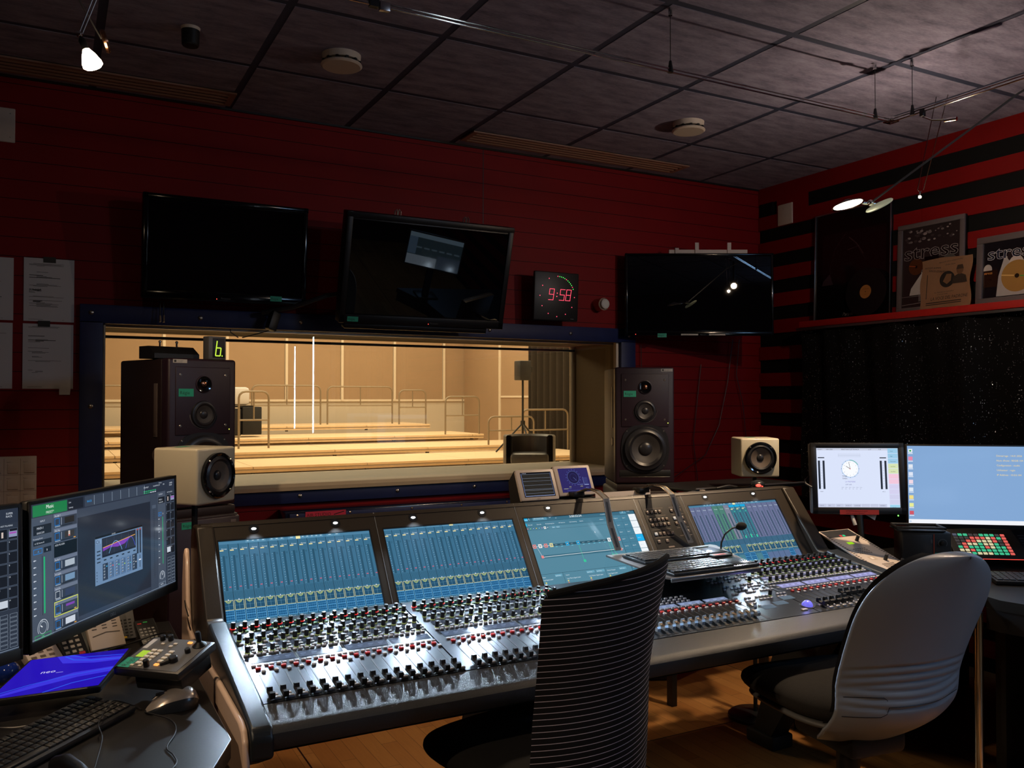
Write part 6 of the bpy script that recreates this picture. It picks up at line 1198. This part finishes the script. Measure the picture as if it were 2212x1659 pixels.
u.build('screen', t, 0); G(Tm).mat('black').rb((.50, -.03, -.36), (.05, .28, .03), .005).rb((.50, .1, -.19), (.05, .05, .34), .005).rb((.50, -.165, -.36), (.2, .012, .16), .004).build('stand', t)
u = UI(Tm @ MX.Translation((.0, -.004, .0115)), .001, 'print'); u.z = -.001; u.r(3, 0, 46, 13, C('#b0aaa6')); u.t(12, 6, 5, 'RADIO SVIZZERA', C('#333333'), 2, sx=.7); u.t(12, 1, 5, 'RTSI 021063', C('#333333'), 2, sx=.8); u.build('inventory_label', t, 0)
# sloping control panel
Tp = frame((2.905, 2.30, .79), (1, 0, 0), (0, -.35, .95)); t = empty('sloping_panel', (3.0, 2.45, .74)); tag(t, 'sloping beige control panel with small keys right of the console', 'controller')
G(Tp).mat('plate').bb(0, 0, -.006, .19, .36, .0).build('top_plate', t); g = G().mat('black'); g.ext([(2.29, .742), (2.29, .78), (2.63, .907), (2.64, .90), (2.64, .742)], 2.908, 3.092); g.build('body', t)
u = UI(Tp, .001, 'print'); k = C('#3a322e')
for q in range(26):
    for x in (6, 174): u.r(x, 10 + q * 12, 12, 5, k)
for i in range(6):
    for j in range(4): u.r(40 + i * 13, 120 + j * 12 + 40, 9, 7, C('#6a5e56')); u.r(70 + i * 12, 40 + j * 10, 9, 6, C('#6a5e56'))
u.r(50, 110, 40, 26, C('#b8a898')); u.r(60, 114, 14, 16, C('#dcd4cc'), 2); u.r(20, 20, 40, 12, C('#d88860')); u.r(10, 300, 170, 56, C('#1a1c24'), 2); u.build('print', t, 0)
u = UI(Tp, .001); u.r(120, 18, 36, 16, C('#9ad820')); u.build('lcd', t, 0)
u = UI(Tp, .001); u.r(60, 238, 34, 18, C('#9ad820')); u.build('lcd', t, 0)
for x_, c_ in ((80, '#f04848'), (98, '#30d890')): u = UI(Tp, .001); u.r(x_, 303, 14, 12, C(c_), 3); u.build('lit_key', t, 0)
for x, y in ((.13, .26), (.12, .10), (.16, .015), (.17, .06)): G(Tp @ MX.Translation((x, y, 0))).mat('knob').lathe([(.008, 0), (.007, .022), (0, .023)], 14).build('rotary_knob', t)
# small black speaker with volume, tray on top
Ts = frame((3.16, 2.42, .742), (.80, -.60, 0), (-.60, -.80, 0)); t = empty('powered_speaker', (3.25, 2.4, .742)); tag(t, 'small black powered speaker with orange line and green Régie label', 'loudspeaker')
G(Ts).mat('black').rb((.1, .093, -.06), (.2, .185, .12), .01).build('cabinet', t); G(Ts).mat('dark_plastic').rb((.063, .093, .002), (.12, .165, .006), .005).build('grille', t); u = UI(Ts, .001, 'print'); u.z = .0058; u.r(126, 6, 2.5, 172, C('#c84818'))
u.t(121, 140, 9, '6301', C('#8a8a8a'), rot=PI / 2); u.ring(162, 140, 17, 1, C('#8a8a8a'), 2, 20, -.7, PI + .7); u.build('print', t, 0); G(Ts @ MX.Translation((.162, .14, 0))).mat('knob').lathe([(.009, .003), (.008, .014), (0, .0145)], 18).build('volume_knob', t); regie(t, Ts @ MX.Translation((.131, .062, .004)), .068, .038)
t = empty('letter_tray', (3.25, 2.45, .927)); tag(t, 'black lipped tray lying on the small powered speaker', 'tray'); G(Ts).mat('black').rb((.08, .189, -.06), (.19, .006, .13), .002).build('floor_plate', t); g = G(Ts).mat('black')
g.tube([(-.012, .2, .0), (.0, .203, .008), (.16, .203, .008), (.175, .2, -.0), (.175, .2, -.12), (-.01, .2, -.12), (-.014, .2, -.06)], .0055, 8, True); g.build('rim', t)
# lit pad controller
Tq = frame((3.50, 2.40, .79), (.86, -.51, 0), (-.33, -.60, .9)); t = empty('pad_controller', (3.7, 2.45, .742)); tag(t, 'black pad controller with rows of red, green and cream lit keys', 'controller')
G(Tq).mat('black').rb((.2, .09, -.012), (.4, .18, .02), .005).build('case', t); G(Tq).mat('black').bb(.05, .02, -.06, .35, .16, -.02).build('stand', t); G(Tq).mat('led_red').bb(.1, -.001, -.004, .39, .0, -.003).build('glow_line', t)
rnd = random.Random(3); km = {}
for nm, c_ in (('r', (.75, .12, .1)), ('g', (.05, .5, .26)), ('c', (.68, .6, .36)), ('d', (.05, .045, .045)), ('b', (.08, .09, .13))):
    q = G().mat('led').rb((0, 0, .0015), (.0175, .0125, .003), .001); q.fc = [c_] * len(q.f); km[nm] = q.mesh('pad')
grid = ['ccgcccgggr', 'ccrggggggr', 'grgggrcggr', 'drccgccgdr', 'ddrrcccrdr', 'dddrrrcrgr', 'bggddgggdr']
for j, row in enumerate(grid):
    for i, c_ in enumerate(row): inst('pad', km[c_], t, Tq @ MX.Translation((.04 + .0235 * i, .03 + .0185 * j, -.002)))
g = G(Tq).mat('grey_plastic')
for j in range(8): g.bb(.32, .03 + .016 * j, -.002, .37, .032 + .016 * j, -.001)
g.build('fader_lines', t, 0); 
tag(G().mat('cable').tube(smooth([(3.9, 2.3, 1.0), (3.95, 2.4, .95), (3.9, 2.5, .86), (3.75, 2.6, .78), (3.6, 2.62, .76)]), .005, 8).build('monitor_cable'), 'black cable drooping behind the pad controller', 'cable')
k = keyb(frame((3.335, 2.12, .743), (.80, -.60, 0), (-.05, -.07, 1)), .43, .135, 'black computer keyboard on the side desk at the right edge', rows=5, cols=17, light=(.05, .055, .07), th=.016)
tag(G().mat('cable_white').tube(smooth([(3.30, 2.32, .745), (3.42, 2.27, .75), (3.55, 2.2, .75), (3.7, 2.12, .75)]), .002, 8).build('desk_cable'), 'thin pale cable behind the keyboard on the side desk', 'cable')
tag(G().mat('cable').tube(smooth([(3.12, 1.72, .735), (3.08, 1.70, .72), (3.07, 1.69, .5), (3.08, 1.70, .3), (3.12, 1.70, .12), (3.14, 1.68, .02)]), .004, 8).build('dangling_cable'), 'black cable dangling down the front of the side desk', 'cable')
# ------------------------------------------------------------------ chairs
def star(t, T, z0, m):
    G(T).mat(m).cyl((0, 0, .10), (0, 0, z0), .025, n=20).build('gas_column', t); G(T).mat('black').cyl((0, 0, z0 - .2), (0, 0, z0 - .04), .034, n=20).build('column_cover', t)
    for q in range(5):
        a = q * 2 * PI / 5 + .3; e_ = (.29 * math.cos(a), .29 * math.sin(a)); ba = G(T).mat(m).tube([(0, 0, .13), (e_[0] * .5, e_[1] * .5, .115), (e_[0], e_[1], .085)], [.03, .022, .016], 10).build('base_arm', t)
        G(T).mat('black').cyl((e_[0] - .02 * math.sin(a), e_[1] + .02 * math.cos(a), .03), (e_[0] + .02 * math.sin(a), e_[1] - .02 * math.cos(a), .03), .03, n=20).build('caster', ba)
TC1 = rz(math.radians(13), (1.135, 1.975, 0)); t = empty('striped_chair', (1.135, 1.975, 0), math.radians(13)); tag(t, 'black office chair whose tall back has thin pale stripes', 'chair')
def back(a, b, off):
    s = a * 2 - 1; zb = .44 + .625 * b; w_ = .205 + .004 * math.cos(b * 5) + .045 * max(0, b - .55) ** 1.3; e_ = max(0, b - .955) / .045; w_ *= 1 - .06 * e_ * e_
    x = s * w_ * 1.02 - .01 + .01 * (b - .6); y = -.265 + .07 * s * s - .035 * math.sin(b * 2.2) - .075 * max(0, b - .5) ** 1.4 * 2.2 + .02 * b - (.0 if off else .0); th = .034 * math.sqrt(max(0, 1 - s ** 4)) * math.sqrt(max(0, 1 - max(0, b * 1.12 - .12) ** 16)); z = zb + .018 * s * b + (.012 * (1 - abs(s) ** 3) if b > .9 else .012 * (1 - abs(s) ** 3) * b / .9)
    return (x, y + (th if off else -.0), z)
g = G(TC1).mat('stripe_fabric').grid(lambda a, b: back(a, b, 0), 40, 60); g.grid(lambda a, b: back(1 - a, b, 1), 40, 60); g.build('backrest', t, 60)
P = [back(a / 30, 1, 0) for a in range(31)]; G(TC1).mat('fabric_black').tube(P, .008, 8).build('top_piping', t)
def pad_shape(T, w_, d_, z0, th, m, y0=-.2, pw=3.2):
    def f(a, b):
        th_ = 2 * PI * a; ph = PI * b - PI / 2; c_, s_ = math.cos(th_), math.sin(th_); r_ = (abs(c_) ** pw + abs(s_) ** pw) ** (-1 / pw); k_ = max(0, math.cos(ph)) ** .35
        zz = math.sin(ph); return (w_ / 2 * c_ * r_ * k_, y0 + d_ / 2 + d_ / 2 * s_ * r_ * k_, z0 + th / 2 * zz * (1 if zz < 0 else 1) - .02 * max(0, s_ * r_) ** 4 * k_)
    return G(T).mat(m).grid(f, 64, 16)
pad_shape(TC1, .47, .50, .565, .085, 'fabric_black').build('seat', t, 60); G(TC1).mat('black').rb((0, .03, .50), (.2, .26, .07), .02).build('mechanism', t)
G(TC1).mat('black').rb((0, -.2, .52), (.10, .16, .03), .01).build('back_bracket', t); star(t, TC1, .48, 'black')
A2 = math.radians(-8); TC2 = rz(A2, (2.105, 1.80, 0)); t = empty('shell_chair', (2.105, 1.80, 0), A2); tag(t, 'office chair with a pale grey plastic shell back and dark seat', 'chair')
def shell(a, b, off=0.0, k=1.0):
    b = 1 - (1 - b) ** 1.5; s = (a * 2 - 1) * k; z = .50 + .585 * b
    if b < .12: w_ = .13 + .085 * math.sqrt(b / .12)
    elif b < .66: w_ = .215 + .014 * (b - .12) / .54
    else: w_ = .229 * max(0, 1 - ((b - .66) / .34) ** 2.6) ** .48
    w_ = max(w_, .0004) * k
    y = -.25 + .07 * s ** 2 - .02 * b - .25 * max(0, b - .35) ** 1.25 + .15 * max(0, 1 - b / .28) ** 2
    gv = 0
    if .22 < b < .50 and not off:
        for q in range(6):
            c0 = .25 + .042 * q - .03 * s * s * (1 if q > 2 else -1) * .8
            if abs(b - c0) < .012: gv = max(gv, .006 * (1 - ((b - c0) / .012) ** 2) * (1 - abs(s) ** 6))
    return ((a * 2 - 1) * w_ + .008 + .02 * b, y + gv + off, z)
o = G(TC2).mat('shell').grid(lambda a, b: shell(a, b), 60, 150).build('back_shell', t, 80)
sm = o.modifiers.new('s', 'SOLIDIFY'); sm.thickness = .008; sm.offset = -1 if True else 1
g = G(TC2).mat('fabric_grey').grid(lambda a, b: shell(a, .06 + b * .9, .012, .96), 30, 50).grid(lambda a, b: shell(1 - a, .06 + b * .9, .042 , .93), 30, 50); g.build('back_pad', t, 60)
def sline(u0, u1, b, n=24): return [V(shell(u0 + (u1 - u0) * i / n, b)) + V((0, -.0008, 0)) for i in range(n + 1)]
G(TC2).mat('black').tube(sline(.30, .97, .185), .0009, 6).tube(sline(.04, .26, .22), .0009, 6).tube([V(shell(.26, .22)), V(shell(.29, .21)), V(shell(.30, .185)), V(shell(.29, .16)), V(shell(.26, .15))], .0009, 6).tube(sline(.04, .26, .15), .0009, 6).build('seam_lines', t)
pad_shape(TC2, .48, .50, .615, .085, 'fabric_grey', y0=-.19).build('seat', t, 60); 
pad_shape(TC2, .45, .46, .575, .04, 'grey_plastic', y0=-.18).build('seat_pan', t, 60)
G(TC2).mat('black').rb((0, 0, .51), (.2, .26, .09), .02).build('mechanism', t); star(t, TC2, .49, 'chrome')
